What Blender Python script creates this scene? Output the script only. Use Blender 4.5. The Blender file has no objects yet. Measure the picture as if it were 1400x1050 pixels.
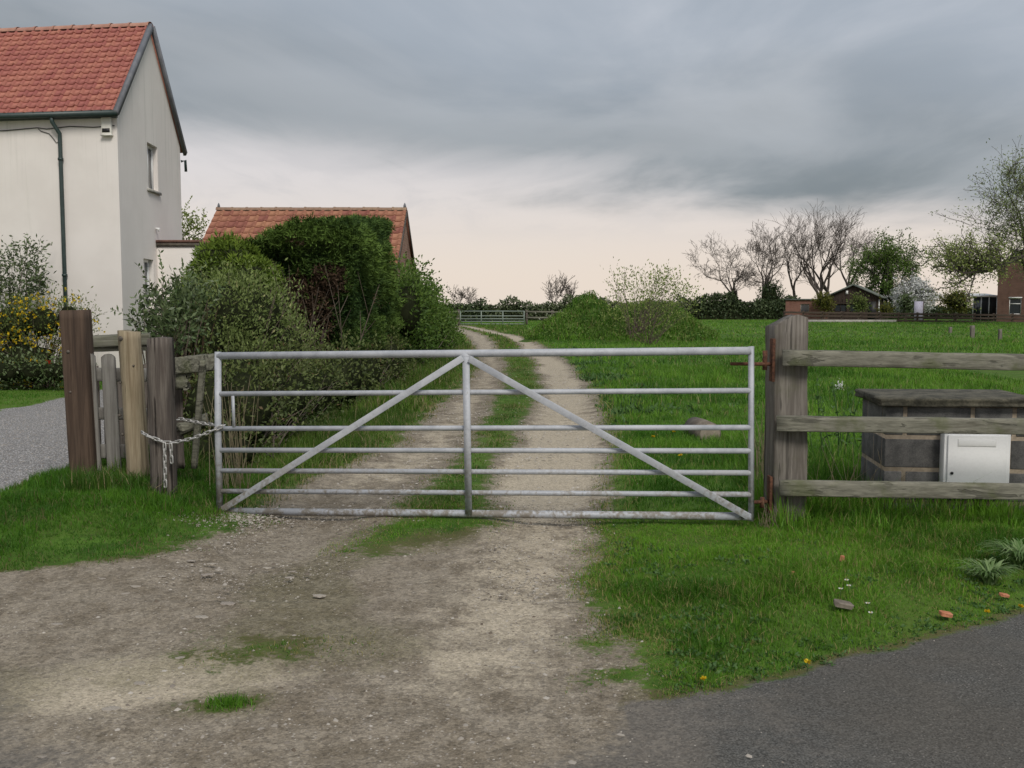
import bpy, bmesh, math, random
import numpy as np
from mathutils import Vector, Matrix

random.seed(4); RS = np.random.default_rng(11)
sc = bpy.context.scene
col = sc.collection

# ------------------------------------------------------------------ camera
F_PX = 1361.0
PITCH = math.atan(106 / F_PX)
EYE = 1.5
cam_d = bpy.data.cameras.new('camera'); cam = bpy.data.objects.new('camera', cam_d); col.objects.link(cam)
cam_d.sensor_width = 36; cam_d.lens = 36 * F_PX / 1400; cam_d.clip_start = 0.05; cam_d.clip_end = 3000
cam.location = (0, 0, EYE); cam.rotation_euler = (math.pi / 2 - PITCH, 0, 0)
sc.camera = cam
sc.render.resolution_x, sc.render.resolution_y = 1024, 768

# ------------------------------------------------------------------ light
SUN_AZ = math.atan2(0.40, -0.92); SUN_EL = math.radians(43)
sun_vec = Vector((math.sin(SUN_AZ) * math.cos(SUN_EL), math.cos(SUN_AZ) * math.cos(SUN_EL), math.sin(SUN_EL)))
sl = bpy.data.lights.new('sun', 'SUN'); sl.energy = 1.2; sl.angle = math.radians(20); sl.color = (1.0, 0.95, 0.87)
so = bpy.data.objects.new('sun', sl); col.objects.link(so); so.rotation_euler = (-sun_vec).to_track_quat('-Z', 'Y').to_euler()
so.location = (-20, -20, 40)
sc.view_settings.view_transform = 'Standard'; sc.view_settings.look = 'None'; sc.view_settings.gamma = 1
sc.view_settings.exposure = 1.0
try: sc.view_settings.use_curve_mapping = False
except Exception: pass

# node helper -----------------------------------------------------------
class NT:
    def __init__(s, nt): s.nt = nt; nt.nodes.clear()
    def n(s, typ, ins=None, **props):
        nd = s.nt.nodes.new(typ)
        for k, v in props.items(): setattr(nd, k, v)
        for k, v in (ins or {}).items():
            sock = nd.inputs[k]
            if isinstance(v, bpy.types.NodeSocket): s.nt.links.new(v, sock)
            else:
                if hasattr(sock.default_value, '__len__') and isinstance(v, (tuple, list)) and len(v) == 3 and len(sock.default_value) == 4: v = (*v, 1)
                sock.default_value = v
        return nd
    def math(s, op, a, b=0.0, c=None, clamp=False):
        d = {0: a, 1: b}
        if c is not None: d[2] = c
        return s.n('ShaderNodeMath', d, operation=op, use_clamp=clamp).outputs[0]
    def mix(s, f, a, b, mode='MIX'):
        nd = s.n('ShaderNodeMix', data_type='RGBA', blend_type=mode)
        for i, v in ((0, f), (6, a), (7, b)):
            if isinstance(v, bpy.types.NodeSocket): s.nt.links.new(v, nd.inputs[i])
            else: nd.inputs[i].default_value = (*v, 1) if isinstance(v, (tuple, list)) and len(v) == 3 else v
        return nd.outputs[2]
    def ss(s, x, lo, hi, a=0.0, b=1.0):
        nd = s.n('ShaderNodeMapRange', {0: x, 1: lo, 2: hi, 3: a, 4: b}, interpolation_type='SMOOTHSTEP'); return nd.outputs[0]
    def noise(s, vec, scale, detail=4, rough=0.55, dist=0.0):
        return s.n('ShaderNodeTexNoise', {'Vector': vec, 'Scale': scale, 'Detail': detail, 'Roughness': rough, 'Distortion': dist}).outputs[0]
    def vmap(s, vec, scale=(1, 1, 1), loc=(0, 0, 0)):
        return s.n('ShaderNodeMapping', {'Vector': vec, 'Scale': scale, 'Location': loc}).outputs[0]
    def attr(s, name): return s.n('ShaderNodeAttribute', attribute_name=name).outputs['Fac']

# ------------------------------------------------------------------ sky
w = bpy.data.worlds.new('World'); sc.world = w; w.use_nodes = True
t = NT(w.node_tree)
sky = t.n('ShaderNodeTexSky', sky_type='NISHITA', sun_disc=False)
sky.sun_elevation = SUN_EL; sky.sun_rotation = SUN_AZ; sky.air_density = 1.2; sky.dust_density = 2.0
d = t.n('ShaderNodeTexCoord').outputs['Generated']
sx = t.n('ShaderNodeSeparateXYZ', {0: d})
X_, Y_, Z_ = sx.outputs
zz = t.math('MAXIMUM', Z_, 0.0)
k = t.math('ADD', zz, 0.10)
px = t.math('DIVIDE', X_, k); py = t.math('DIVIDE', Y_, k)
pv = t.n('ShaderNodeCombineXYZ', {0: px, 1: py, 2: 3.7}).outputs[0]
n1 = t.noise(t.vmap(pv, (0.55, 0.8, 1)), 1.0, 5, 0.5, 0.3)
n2 = t.noise(t.vmap(pv, (0.9, 0.6, 1), (4.3, 2.2, 0)), 1.0, 6, 0.55, 0.6)
n3 = t.noise(t.vmap(pv, (0.30, 0.34, 1), (1.3, 9, 2)), 1.0, 3, 0.5, 0.4)
n4 = t.noise(t.vmap(pv, (2.2, 1.1, 1), (7.7, 1.2, 0)), 1.0, 7, 0.58, 0.8)
# edge of the cloud sheet (higher on the left)
edge = t.math('ADD', t.math('MULTIPLY', X_, -0.125), 0.118)
edge = t.math('ADD', edge, t.math('MULTIPLY', t.math('SUBTRACT', n1, 0.5), 0.07))
edge = t.math('ADD', edge, t.math('MULTIPLY', t.math('SUBTRACT', n2, 0.5), 0.07))
edge = t.math('ADD', edge, t.math('MULTIPLY', t.math('SUBTRACT', n4, 0.5), 0.035))
dz = t.math('SUBTRACT', zz, edge)
sheet = t.ss(dz, -0.02, 0.045)
clear = t.mix(t.ss(zz, 0.01, 0.15), (0.83, 0.72, 0.625), (0.71, 0.675, 0.68))
clear = t.mix(t.math('MULTIPLY', t.ss(n4, 0.45, 0.65), t.ss(zz, 0.05, 0.12, 0.0, 0.35)), clear, (0.52, 0.51, 0.53))
den = t.math('ADD', t.math('MULTIPLY', n2, 0.55), t.math('ADD', t.math('MULTIPLY', n3, 0.33), t.math('MULTIPLY', n4, 0.12)))
dark = t.mix(t.ss(den, 0.40, 0.60), (0.215, 0.245, 0.268), (0.345, 0.37, 0.395))
high = t.mix(t.ss(den, 0.38, 0.62), (0.375, 0.42, 0.48), (0.62, 0.645, 0.70))
cloud = t.mix(t.ss(t.math('ADD', dz, t.math('MULTIPLY', t.math('SUBTRACT', n3, 0.5), 0.16)), 0.045, 0.19), dark, high)
cl = t.mix(sheet, clear, cloud)
cl = t.mix(1.0, cl, (0.5, 0.5, 0.5), 'MULTIPLY')
nis = t.mix(1.0, sky.outputs[0], (0.08, 0.08, 0.08), 'MULTIPLY')
fin = t.mix(0.96, nis, cl)
bg = t.n('ShaderNodeBackground', {'Color': fin, 'Strength': 1.0})
t.n('ShaderNodeOutputWorld', {0: bg.outputs[0]})

# ------------------------------------------------------------------ helpers
_C, _S = math.cos(PITCH), math.sin(PITCH)
def at(u, v, D):
    a = (u - 700) / F_PX; b = (525 - v) / F_PX; tt = D / (_C + b * _S)
    return np.array((a * tt, D, EYE + tt * (-_S + b * _C)))
def gp(u, v, z=0.0):
    a = (u - 700) / F_PX; b = (525 - v) / F_PX; tt = (z - EYE) / (-_S + b * _C)
    return np.array((a * tt, tt * (_C + b * _S), z))
def sstep(x, a, b):
    q = np.clip((np.asarray(x, float) - a) / (b - a), 0, 1); return q * q * (3 - 2 * q)
def _hash(i, j, s):
    h = (i.astype(np.int64) * 374761393 + j.astype(np.int64) * 668265263 + s * 1442695041) & 0xffffffff
    h = ((h ^ (h >> 13)) * 1274126177) & 0xffffffff
    return ((h ^ (h >> 16)) & 0xffff) / 65535.0
def vnoise(x, y, s=0):
    x = np.asarray(x, float); y = np.asarray(y, float)
    i = np.floor(x); j = np.floor(y); fx = x - i; fy = y - j
    fx = fx * fx * (3 - 2 * fx); fy = fy * fy * (3 - 2 * fy)
    a = _hash(i, j, s); b = _hash(i + 1, j, s); c = _hash(i, j + 1, s); d_ = _hash(i + 1, j + 1, s)
    return (a * (1 - fx) + b * fx) * (1 - fy) + (c * (1 - fx) + d_ * fx) * fy
def fbm(x, y, s=0, o=4):
    r = 0; amp = 0.5; tot = 0
    for k_ in range(o):
        r = r + amp * vnoise(x * 2 ** k_, y * 2 ** k_, s + k_ * 17); tot += amp; amp *= 0.5
    return r / tot
def unit(v): v = np.asarray(v, float); return v / (np.linalg.norm(v, axis=-1, keepdims=True) + 1e-9)

WL = {}
class MB:
    def __init__(s): s.v = []; s.q = []; s.t = []; s.ti = []; s.n = 0
    def add(s, v, quads=None, tris=None, tint=0.5):
        v = np.asarray(v, float).reshape(-1, 3); s.v.append(v)
        s.ti.append(np.broadcast_to(np.asarray(tint, float), (len(v),)))
        if quads is not None and len(quads): s.q.append(np.asarray(quads, np.int64).reshape(-1, 4) + s.n)
        if tris is not None and len(tris): s.t.append(np.asarray(tris, np.int64).reshape(-1, 3) + s.n)
        s.n += len(v); return s
    def box(s, lo, hi):
        x0, y0, z0 = lo; x1, y1, z1 = hi
        return s.add([(x0,y0,z0),(x1,y0,z0),(x1,y1,z0),(x0,y1,z0),(x0,y0,z1),(x1,y0,z1),(x1,y1,z1),(x0,y1,z1)],
                     [(0,3,2,1),(4,5,6,7),(0,1,5,4),(1,2,6,5),(2,3,7,6),(3,0,4,7)])
    def obox(s, o, ax, ay, az):
        o, ax, ay, az = (np.asarray(q, float) for q in (o, ax, ay, az))
        return s.add([o, o+ax, o+ax+ay, o+ay, o+az, o+ax+az, o+ax+ay+az, o+ay+az],
                     [(0,3,2,1),(4,5,6,7),(0,1,5,4),(1,2,6,5),(2,3,7,6),(3,0,4,7)])
    def tube(s, pts, rad, sides=6, caps=True, tint=0.5):
        p = np.asarray(pts, float); m = len(p); rad = np.broadcast_to(np.asarray(rad, float), (m,))
        tg = np.gradient(p, axis=0); tg = unit(tg)
        main = unit(p[-1] - p[0] + 1e-6)
        ref = np.array((0, 0, 1.0)) if abs(main[2]) < 0.8 else np.array((1.0, 0, 0))
        a = unit(np.cross(tg, ref)); b = np.cross(tg, a)
        th = np.arange(sides) * 2 * math.pi / sides
        ring = p[:, None, :] + rad[:, None, None] * (np.cos(th)[None, :, None] * a[:, None, :] + np.sin(th)[None, :, None] * b[:, None, :])
        vs = ring.reshape(-1, 3)
        i = np.arange(m - 1)[:, None] * sides; j = np.arange(sides)[None, :]; j2 = (j + 1) % sides
        q = np.stack([i + j, i + sides + j, i + sides + j2, i + j2], -1).reshape(-1, 4)
        tr = []
        if caps:
            vs = np.vstack([vs, p[:1], p[-1:]]); c0 = m * sides
            for k_ in range(sides):
                k2 = (k_ + 1) % sides
                tr += [(c0, k_, k2), (c0 + 1, (m - 1) * sides + k2, (m - 1) * sides + k_)]
        return s.add(vs, q, tr, tint)
    def build(s, name, mat, parent=None, smooth=False, attrs=None):
        V = np.concatenate(s.v) if s.v else np.zeros((0, 3)); T = np.concatenate(s.ti)
        Q = np.concatenate(s.q) if s.q else np.zeros((0, 4), np.int64); R = np.concatenate(s.t) if s.t else np.zeros((0, 3), np.int64)
        if parent is not None: V = V - np.array(WL[parent.name])
        me = bpy.data.meshes.new(name)
        me.vertices.add(len(V)); me.vertices.foreach_set('co', V.astype(np.float32).ravel())
        nl = Q.size + R.size; npol = len(Q) + len(R)
        me.loops.add(nl); me.polygons.add(npol)
        me.loops.foreach_set('vertex_index', np.concatenate([Q.ravel(), R.ravel()]).astype(np.int32))
        st = np.concatenate([np.arange(len(Q)) * 4, Q.size + np.arange(len(R)) * 3]).astype(np.int32)
        me.polygons.foreach_set('loop_start', st)
        if smooth: me.polygons.foreach_set('use_smooth', np.ones(npol, bool))
        me.update(calc_edges=True); me.validate()
        a = me.attributes.new('tint', 'FLOAT', 'POINT'); a.data.foreach_set('value', T.astype(np.float32))
        for k_, vv in (attrs or {}).items():
            a = me.attributes.new(k_, 'FLOAT', 'POINT'); a.data.foreach_set('value', np.asarray(vv, np.float32))
        me.materials.append(mat)
        o = link(name, me, parent)
        if name in ('shoots', 'inner_growth', 'stems', 'twigs'): o['kind'] = 'stuff'
        return o
def link(name, me, parent=None, loc=None):
    o = bpy.data.objects.new(name, me); col.objects.link(o)
    if parent is not None:
        o.parent = parent; WL[o.name] = WL[parent.name]
        if loc is not None: o.location = Vector(tuple(np.asarray(loc) - np.array(WL[parent.name])))
    else:
        WL[o.name] = (0, 0, 0)
        if loc is not None: o.location = tuple(loc)
    return o
def tag(o, label, cat=None, group=None, kind=None):
    if label: o['label'] = label
    if cat: o['category'] = cat
    if group: o['group'] = group
    if kind: o['kind'] = kind
    return o
def thing(name, loc, label, cat, group=None):
    o = bpy.data.objects.new(name, None); col.objects.link(o); o.empty_display_size = 0.2
    o.location = tuple(float(q) for q in loc); WL[o.name] = tuple(float(q) for q in loc)
    return tag(o, label, cat, group)
def soft(o, wdt=0.004, seg=2):
    m = o.modifiers.new('bevel', 'BEVEL'); m.width = wdt; m.segments = seg; m.limit_method = 'ANGLE'; return o

# ------------------------------------------------------------------ materials
MAT = {}
def newmat(name):
    m = bpy.data.materials.new(name); m.use_nodes = True; MAT[name] = m; return m, NT(m.node_tree)
def out(t, bsdf): t.n('ShaderNodeOutputMaterial', {0: bsdf})
def pbr(t, colr, rough=0.8, metal=0.0, spec=0.3, bump=None, bstr=0.3, bdist=0.01):
    ins = {'Base Color': colr, 'Roughness': rough, 'Metallic': metal, 'Specular IOR Level': spec}
    if bump is not None: ins['Normal'] = t.n('ShaderNodeBump', {'Height': bump, 'Strength': bstr, 'Distance': bdist}).outputs[0]
    return t.n('ShaderNodeBsdfPrincipled', ins).outputs[0]
def simple(name, c1, c2, scale=8, rough=0.8, metal=0.0, spec=0.3, bstr=0.2, stretch=(1, 1, 1), obj_var=0.0, fine=60, bdist=0.004):
    m, t = newmat(name); co = t.vmap(t.n('ShaderNodeTexCoord').outputs['Object'], stretch)
    a = t.noise(co, scale, 5, 0.6); b = t.noise(co, fine, 4, 0.6)
    f = t.ss(t.math('ADD', t.math('MULTIPLY', a, 0.65), t.math('MULTIPLY', b, 0.35)), 0.36, 0.64)
    c = t.mix(f, c1, c2)
    if obj_var:
        r = t.n('ShaderNodeObjectInfo').outputs['Random']
        c = t.n('ShaderNodeHueSaturation', {'Hue': t.math('MULTIPLY_ADD', r, 0.03 * obj_var, 0.5 - 0.015 * obj_var), 'Value': t.math('MULTIPLY_ADD', r, 0.5 * obj_var, 1 - 0.25 * obj_var), 'Color': c}).outputs[0]
    out(t, pbr(t, c, rough, metal, spec, b, bstr, bdist)); return m
def wood(name, c1, c2, c3, axis='Z', moss=0.0, crack=0.6, gs=1.0):
    m, t = newmat(name); o = t.n('ShaderNodeTexCoord').outputs['Object']
    s_ = {'X': (0.05, 1, 1), 'Y': (1, 0.05, 1), 'Z': (1, 1, 0.05)}[axis]
    co = t.vmap(o, s_)
    g1 = t.noise(co, 55 * gs, 5, 0.65, 0.4); g2 = t.noise(co, 16 * gs, 4, 0.6, 0.8); g3 = t.noise(o, 5, 4, 0.6)
    c = t.mix(t.ss(g1, 0.35, 0.65), c1, c2)
    c = t.mix(t.math('MULTIPLY', t.ss(g2, 0.5, 0.72), 0.75), c, c3)
    ck = t.ss(g2, 0.395, 0.43, 1, 0)
    c = t.mix(t.math('MULTIPLY', ck, crack), c, tuple(q * 0.25 for q in c1))
    if moss:
        c = t.mix(t.math('MULTIPLY', t.ss(g3, 0.5, 0.7), moss), c, (0.085, 0.10, 0.035))
    h = t.math('SUBTRACT', g1, t.math('MULTIPLY', ck, 1.2))
    out(t, pbr(t, c, 0.85, 0, 0.2, h, 0.55, 0.006)); return m
def leafm(name, c1, c2, c3=None, trans=0.25, rough=0.55):
    m, t = newmat(name); a = t.attr('tint')
    c = t.mix(a, c1, c2)
    if c3: c = t.mix(t.ss(a, 0.86, 0.9), c, c3)
    p = pbr(t, c, rough, 0, 0.25)
    tr = t.n('ShaderNodeBsdfTranslucent', {'Color': c}).outputs[0]
    out(t, t.n('ShaderNodeMixShader', {0: trans, 1: p, 2: tr}).outputs[0]); return m

def ground_mat():
    m, t = newmat('ground'); P = t.n('ShaderNodeNewGeometry').outputs['Position']
    big = t.noise(P, 0.9, 4, 0.6); mid = t.noise(P, 4.5, 5, 0.65); fine = t.noise(P, 26, 5, 0.65); vf = t.noise(P, 140, 3, 0.6)
    str_ = t.noise(t.vmap(P, (1.0, 0.25, 1)), 9, 4, 0.6)
    vor = t.n('ShaderNodeTexVoronoi', {'Vector': P, 'Scale': 55.0, 'Randomness': 1.0}); vd = vor.outputs['Distance']; vc = vor.outputs['Color']
    vor2 = t.n('ShaderNodeTexVoronoi', {'Vector': P, 'Scale': 17.0, 'Randomness': 1.0}); vd2 = vor2.outputs['Distance']; vc2 = vor2.outputs['Color']
    gr1 = t.n('ShaderNodeSeparateColor', {0: t.n('ShaderNodeTexVoronoi', {'Vector': P, 'Scale': 105.0}).outputs['Color']})
    gr2 = t.n('ShaderNodeSeparateColor', {0: t.n('ShaderNodeTexVoronoi', {'Vector': P, 'Scale': 42.0}).outputs['Color']})
    huge = t.noise(P, 0.16, 3, 0.55)
    wob = t.math('ADD', t.math('MULTIPLY', t.math('SUBTRACT', mid, 0.5), 0.75), t.math('MULTIPLY', t.math('SUBTRACT', fine, 0.5), 0.55))
    def msk(name, lo=0.42, hi=0.58, k_=1.0):
        return t.ss(t.math('ADD', t.attr(name), t.math('MULTIPLY', wob, k_)), lo, hi)
    dirt, tarm, drv, dry, pale, dust = msk('dirt'), msk('tarmac', 0.35, 0.7), msk('drive'), msk('dry', 0.35, 0.75), msk('pale', 0.3, 0.85, 1.7), msk('dust', 0.25, 0.9, 1.4)
    # grass underlay
    g = t.mix(t.ss(mid, 0.35, 0.65), (0.036, 0.085, 0.010), (0.080, 0.165, 0.020))
    g = t.mix(t.ss(big, 0.42, 0.66), g, (0.075, 0.125, 0.020))
    g = t.mix(t.math('MULTIPLY', t.ss(huge, 0.45, 0.62), 0.6), g, (0.105, 0.165, 0.028))
    g = t.mix(t.math('MULTIPLY', t.ss(fine, 0.5, 0.7), 0.5), g, (0.03, 0.033, 0.013))
    g = t.mix(t.math('MULTIPLY', dry, 0.8), g, (0.105, 0.088, 0.042))
    # dirt
    d1 = t.mix(t.ss(mid, 0.40, 0.60), (0.200, 0.166, 0.122), (0.272, 0.232, 0.180))
    d1 = t.mix(t.math('MULTIPLY', t.ss(t.math('ADD', t.math('MULTIPLY', big, .6), t.math('MULTIPLY', str_, .4)), 0.45, 0.62), 0.7), d1, (0.315, 0.272, 0.212))
    d1 = t.mix(t.math('MULTIPLY', t.ss(fine, 0.52, 0.66), 0.35), d1, (0.13, 0.105, 0.072))
    d1 = t.mix(t.math('MULTIPLY', pale, 0.85), d1, (0.50, 0.43, 0.325))
    st = t.math('MULTIPLY', t.ss(vd, 0.18, 0.34, 1, 0), t.ss(t.n('ShaderNodeSeparateColor', {0: vc}).outputs[0], 0.66, 0.74))
    d1 = t.mix(t.math('MULTIPLY', st, 0.75), d1, t.mix(t.n('ShaderNodeSeparateColor', {0: vc}).outputs[1], (0.20, 0.17, 0.14), (0.52, 0.47, 0.41)))
    d1 = t.mix(t.math('MULTIPLY', dry, 0.45), d1, (0.115, 0.105, 0.045))
    d1 = t.mix(t.math('MULTIPLY', t.ss(vf, 0.56, 0.72), 0.5), d1, (0.085, 0.07, 0.05))
    d1 = t.mix(t.math('MULTIPLY', t.ss(vf, 0.44, 0.28), 0.5), d1, (0.40, 0.36, 0.31))
    gv = t.math('ADD', t.math('MULTIPLY_ADD', gr1.outputs[0], 0.42, 0.70), t.math('MULTIPLY', t.math('SUBTRACT', gr2.outputs[1], 0.5), t.math('MULTIPLY_ADD', pale, -0.2, 0.36)))
    d1 = t.mix(1.0, d1, t.n('ShaderNodeCombineColor', {0: gv, 1: gv, 2: gv}).outputs[0], 'MULTIPLY')
    # tarmac
    tc = t.mix(t.ss(vf, 0.35, 0.65), (0.052, 0.051, 0.047), (0.128, 0.125, 0.116))
    tc = t.mix(t.math('MULTIPLY', t.ss(mid, 0.45, 0.7), 0.35), tc, (0.135, 0.125, 0.112))
    st2 = t.math('MULTIPLY', t.ss(vd, 0.12, 0.25, 1, 0), t.ss(t.n('ShaderNodeSeparateColor', {0: vc}).outputs[2], 0.80, 0.86))
    tc = t.mix(t.math('MULTIPLY', st2, 0.6), tc, (0.30, 0.28, 0.26))
    tc = t.mix(t.math('MULTIPLY', t.ss(str_, 0.62, 0.70), 0.3), tc, (0.035, 0.034, 0.034))
    tc = t.mix(t.math('MULTIPLY', t.ss(big, 0.42, 0.62), 0.45), tc, (0.10, 0.088, 0.072))
    tc = t.mix(t.math('MULTIPLY', dust, 0.8), tc, t.mix(t.ss(fine, 0.4, 0.6), (0.20, 0.175, 0.145), (0.145, 0.13, 0.112)))
    gt = t.math('MULTIPLY_ADD', gr1.outputs[2], 0.42, 0.79)
    tc = t.mix(1.0, tc, t.n('ShaderNodeCombineColor', {0: gt, 1: gt, 2: gt}).outputs[0], 'MULTIPLY')
    # gravel drive
    dc = t.mix(t.n('ShaderNodeSeparateColor', {0: vc}).outputs[0], (0.30, 0.29, 0.287), (0.58, 0.565, 0.55))
    dc = t.mix(t.ss(vd, 0.25, 0.55), dc, (0.17, 0.163, 0.158))
    c = t.mix(dirt, g, d1); c = t.mix(drv, c, dc); c = t.mix(tarm, c, tc)
    h = t.math('ADD', t.math('MULTIPLY', fine, 1.0), t.math('ADD', t.math('MULTIPLY', vf, 0.35), t.math('MULTIPLY', t.ss(vd, 0.0, 0.5, 1, 0), 0.3)))
    out(t, pbr(t, c, 0.93, 0, 0.15, h, 0.5, 0.018))
ground_mat()
wood('wood_weathered', (0.13, 0.115, 0.10), (0.21, 0.19, 0.165), (0.085, 0.072, 0.06), 'Z', 0.25)
wood('wood_rail', (0.15, 0.145, 0.115), (0.235, 0.225, 0.18), (0.10, 0.092, 0.07), 'X', 0.55, 0.5)
wood('wood_brown', (0.062, 0.042, 0.031), (0.10, 0.069, 0.050), (0.040, 0.028, 0.022), 'Z', 0.0, 0.35, 0.7)
wood('wood_pale', (0.235, 0.19, 0.125), (0.33, 0.275, 0.19), (0.165, 0.12, 0.075), 'Z', 0.12, 0.35, 0.8)
wood('wood_dark', (0.085, 0.07, 0.06), (0.15, 0.13, 0.112), (0.045, 0.036, 0.033), 'Z', 0.0, 0.9)
wood('wood_picket', (0.155, 0.145, 0.132), (0.225, 0.215, 0.195), (0.11, 0.10, 0.092), 'Z', 0.1, 0.35)
wood('wood_brokenrail', (0.10, 0.098, 0.075), (0.19, 0.185, 0.145), (0.065, 0.06, 0.045), 'X', 0.4, 0.7)
wood('fence_brown', (0.055, 0.040, 0.032), (0.085, 0.064, 0.05), (0.04, 0.03, 0.025), 'X', 0.1, 0.2)
wood('plank_dark', (0.040, 0.028, 0.022), (0.062, 0.045, 0.036), (0.03, 0.02, 0.017), 'Z', 0.0, 0.3, 0.3)
simple('coping_top', (0.115, 0.062, 0.048), (0.19, 0.10, 0.078), 12, 0.9)
simple('coping_side', (0.10, 0.085, 0.07), (0.16, 0.14, 0.115), 12, 0.9)
simple('log_end', (0.20, 0.17, 0.13), (0.29, 0.25, 0.20), 14, 0.9)
simple('log_bark', (0.12, 0.10, 0.08), (0.21, 0.18, 0.145), 10, 0.95, bstr=0.6)
simple('rust', (0.06, 0.028, 0.018), (0.135, 0.06, 0.035), 30, 0.9, bstr=0.4)
simple('bolt_metal', (0.08, 0.07, 0.06), (0.14, 0.12, 0.1), 30, 0.7, 0.4)
simple('chain_metal', (0.34, 0.33, 0.315), (0.50, 0.49, 0.47), 40, 0.5, 0.55, 0.5)
simple('terracotta', (0.295, 0.104, 0.082), (0.415, 0.168, 0.132), 7, 0.85, obj_var=0.5)
simple('terracotta_old', (0.235, 0.095, 0.064), (0.34, 0.155, 0.105), 5, 0.9, obj_var=0.8)
simple('ridge_old', (0.16, 0.125, 0.075), (0.31, 0.20, 0.14), 7, 0.9, obj_var=0.4)
simple('ridge', (0.33, 0.175, 0.13), (0.42, 0.23, 0.175), 7, 0.9, obj_var=0.3)
simple('mortar', (0.30, 0.245, 0.18), (0.42, 0.345, 0.26), 20, 0.95, bstr=0.5)
simple('block', (0.075, 0.074, 0.073), (0.155, 0.150, 0.143), 9, 0.95, bstr=0.6, obj_var=0.5, fine=110)
simple('lid', (0.035, 0.034, 0.026), (0.125, 0.115, 0.085), 9, 0.95, bstr=0.7)
simple('cabinet', (0.80, 0.80, 0.795), (0.87, 0.87, 0.865), 3, 0.45, bstr=0.02)
simple('cabinet_seam', (0.66, 0.66, 0.65), (0.74, 0.74, 0.73), 3, 0.5, bstr=0.02)
simple('dark_slot', (0.015, 0.015, 0.017), (0.03, 0.03, 0.03), 6, 0.5)
simple('upvc', (0.70, 0.70, 0.69), (0.78, 0.78, 0.77), 4, 0.4, bstr=0.02)
simple('alarm_white', (0.68, 0.66, 0.60), (0.76, 0.74, 0.68), 6, 0.5, bstr=0.02)
simple('pipe_green', (0.018, 0.034, 0.032), (0.032, 0.052, 0.048), 8, 0.45, spec=0.5)
simple('barge', (0.12, 0.125, 0.142), (0.175, 0.18, 0.195), 5, 0.7)
simple('concrete', (0.26, 0.25, 0.22), (0.40, 0.385, 0.35), 6, 0.95)
simple('felt_roof', (0.09, 0.105, 0.09), (0.15, 0.165, 0.145), 3, 0.9)
simple('lilac_board', (0.40, 0.38, 0.48), (0.48, 0.46, 0.55), 2, 0.6)
simple('white_paint', (0.70, 0.70, 0.68), (0.80, 0.80, 0.78), 3, 0.5)
simple('stone', (0.24, 0.21, 0.175), (0.42, 0.375, 0.32), 18, 0.95, obj_var=0.6, bstr=0.6)
simple('brick_bit', (0.36, 0.135, 0.07), (0.48, 0.21, 0.12), 30, 0.9)
simple('bark', (0.060, 0.050, 0.043), (0.105, 0.09, 0.078), 3, 0.95, stretch=(1, 1, 0.3))
simple('bark_far', (0.068, 0.056, 0.050), (0.105, 0.088, 0.078), 2, 0.95)
simple('twig', (0.085, 0.065, 0.048), (0.15, 0.12, 0.095), 9, 0.9)
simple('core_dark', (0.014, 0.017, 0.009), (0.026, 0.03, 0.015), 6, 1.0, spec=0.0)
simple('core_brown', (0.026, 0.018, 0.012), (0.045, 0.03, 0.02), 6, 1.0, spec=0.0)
m, t = newmat('render'); o_ = t.n('ShaderNodeTexCoord').outputs['Object']
a_ = t.noise(o_, 0.8, 4, 0.6); b_ = t.noise(t.vmap(o_, (3, 3, 0.35)), 1.6, 5, 0.65); c_ = t.noise(o_, 90, 3, 0.6)
cc = t.mix(t.ss(a_, 0.35, 0.65), (0.715, 0.67, 0.635), (0.765, 0.72, 0.685)); cc = t.mix(t.math('MULTIPLY', t.ss(b_, 0.58, 0.8), 0.3), cc, (0.54, 0.52, 0.47))
dn = t.noise(t.vmap(o_, (5, 5, 0.12)), 2.2, 5, 0.7); zf = t.n('ShaderNodeSeparateXYZ', {0: o_}).outputs[2]
cc = t.mix(t.math('MULTIPLY', t.ss(dn, 0.52, 0.72), t.ss(zf, 3.2, 5.4, 0.0, 0.45)), cc, (0.42, 0.41, 0.36)); cc = t.mix(t.math('MULTIPLY', t.ss(dn, 0.4, 0.7), t.ss(zf, 1.0, 0.0, 0.0, 0.5)), cc, (0.36, 0.37, 0.28))
out(t, pbr(t, cc, 0.9, 0, 0.15, c_, 0.15, 0.004))
def brickm(name, c1, c2, mo, sc_=1.0):
    m, t = newmat(name); P = t.n('ShaderNodeTexCoord').outputs['Object']
    s_ = t.n('ShaderNodeSeparateXYZ', {0: P}); xy = t.math('ADD', s_.outputs[0], s_.outputs[1])
    v = t.n('ShaderNodeCombineXYZ', {0: xy, 1: s_.outputs[2], 2: 0.0}).outputs[0]
    bk = t.n('ShaderNodeTexBrick', {'Vector': v, 'Color1': (*c1, 1), 'Color2': (*c2, 1), 'Mortar': (*mo, 1), 'Scale': 1.0, 'Mortar Size': 0.008, 'Brick Width': 0.225 * sc_, 'Row Height': 0.075 * sc_})
    c = t.mix(t.math('MULTIPLY', t.ss(t.noise(P, 1.3, 5, 0.6), 0.45, 0.7), 0.5), bk.outputs[0], tuple(q * 0.6 for q in c1))
    out(t, pbr(t, c, 0.9, 0, 0.2, bk.outputs['Fac'], -0.4, 0.006))
brickm('brick_barn', (0.23, 0.115, 0.082), (0.31, 0.17, 0.125), (0.26, 0.22, 0.18))
brickm('brick_far', (0.17, 0.072, 0.052), (0.225, 0.10, 0.072), (0.2, 0.15, 0.13))
brickm('brick_house', (0.115, 0.062, 0.045), (0.155, 0.082, 0.06), (0.13, 0.1, 0.085))
m, t = newmat('galv'); o_ = t.n('ShaderNodeTexCoord').outputs['Object']
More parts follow.
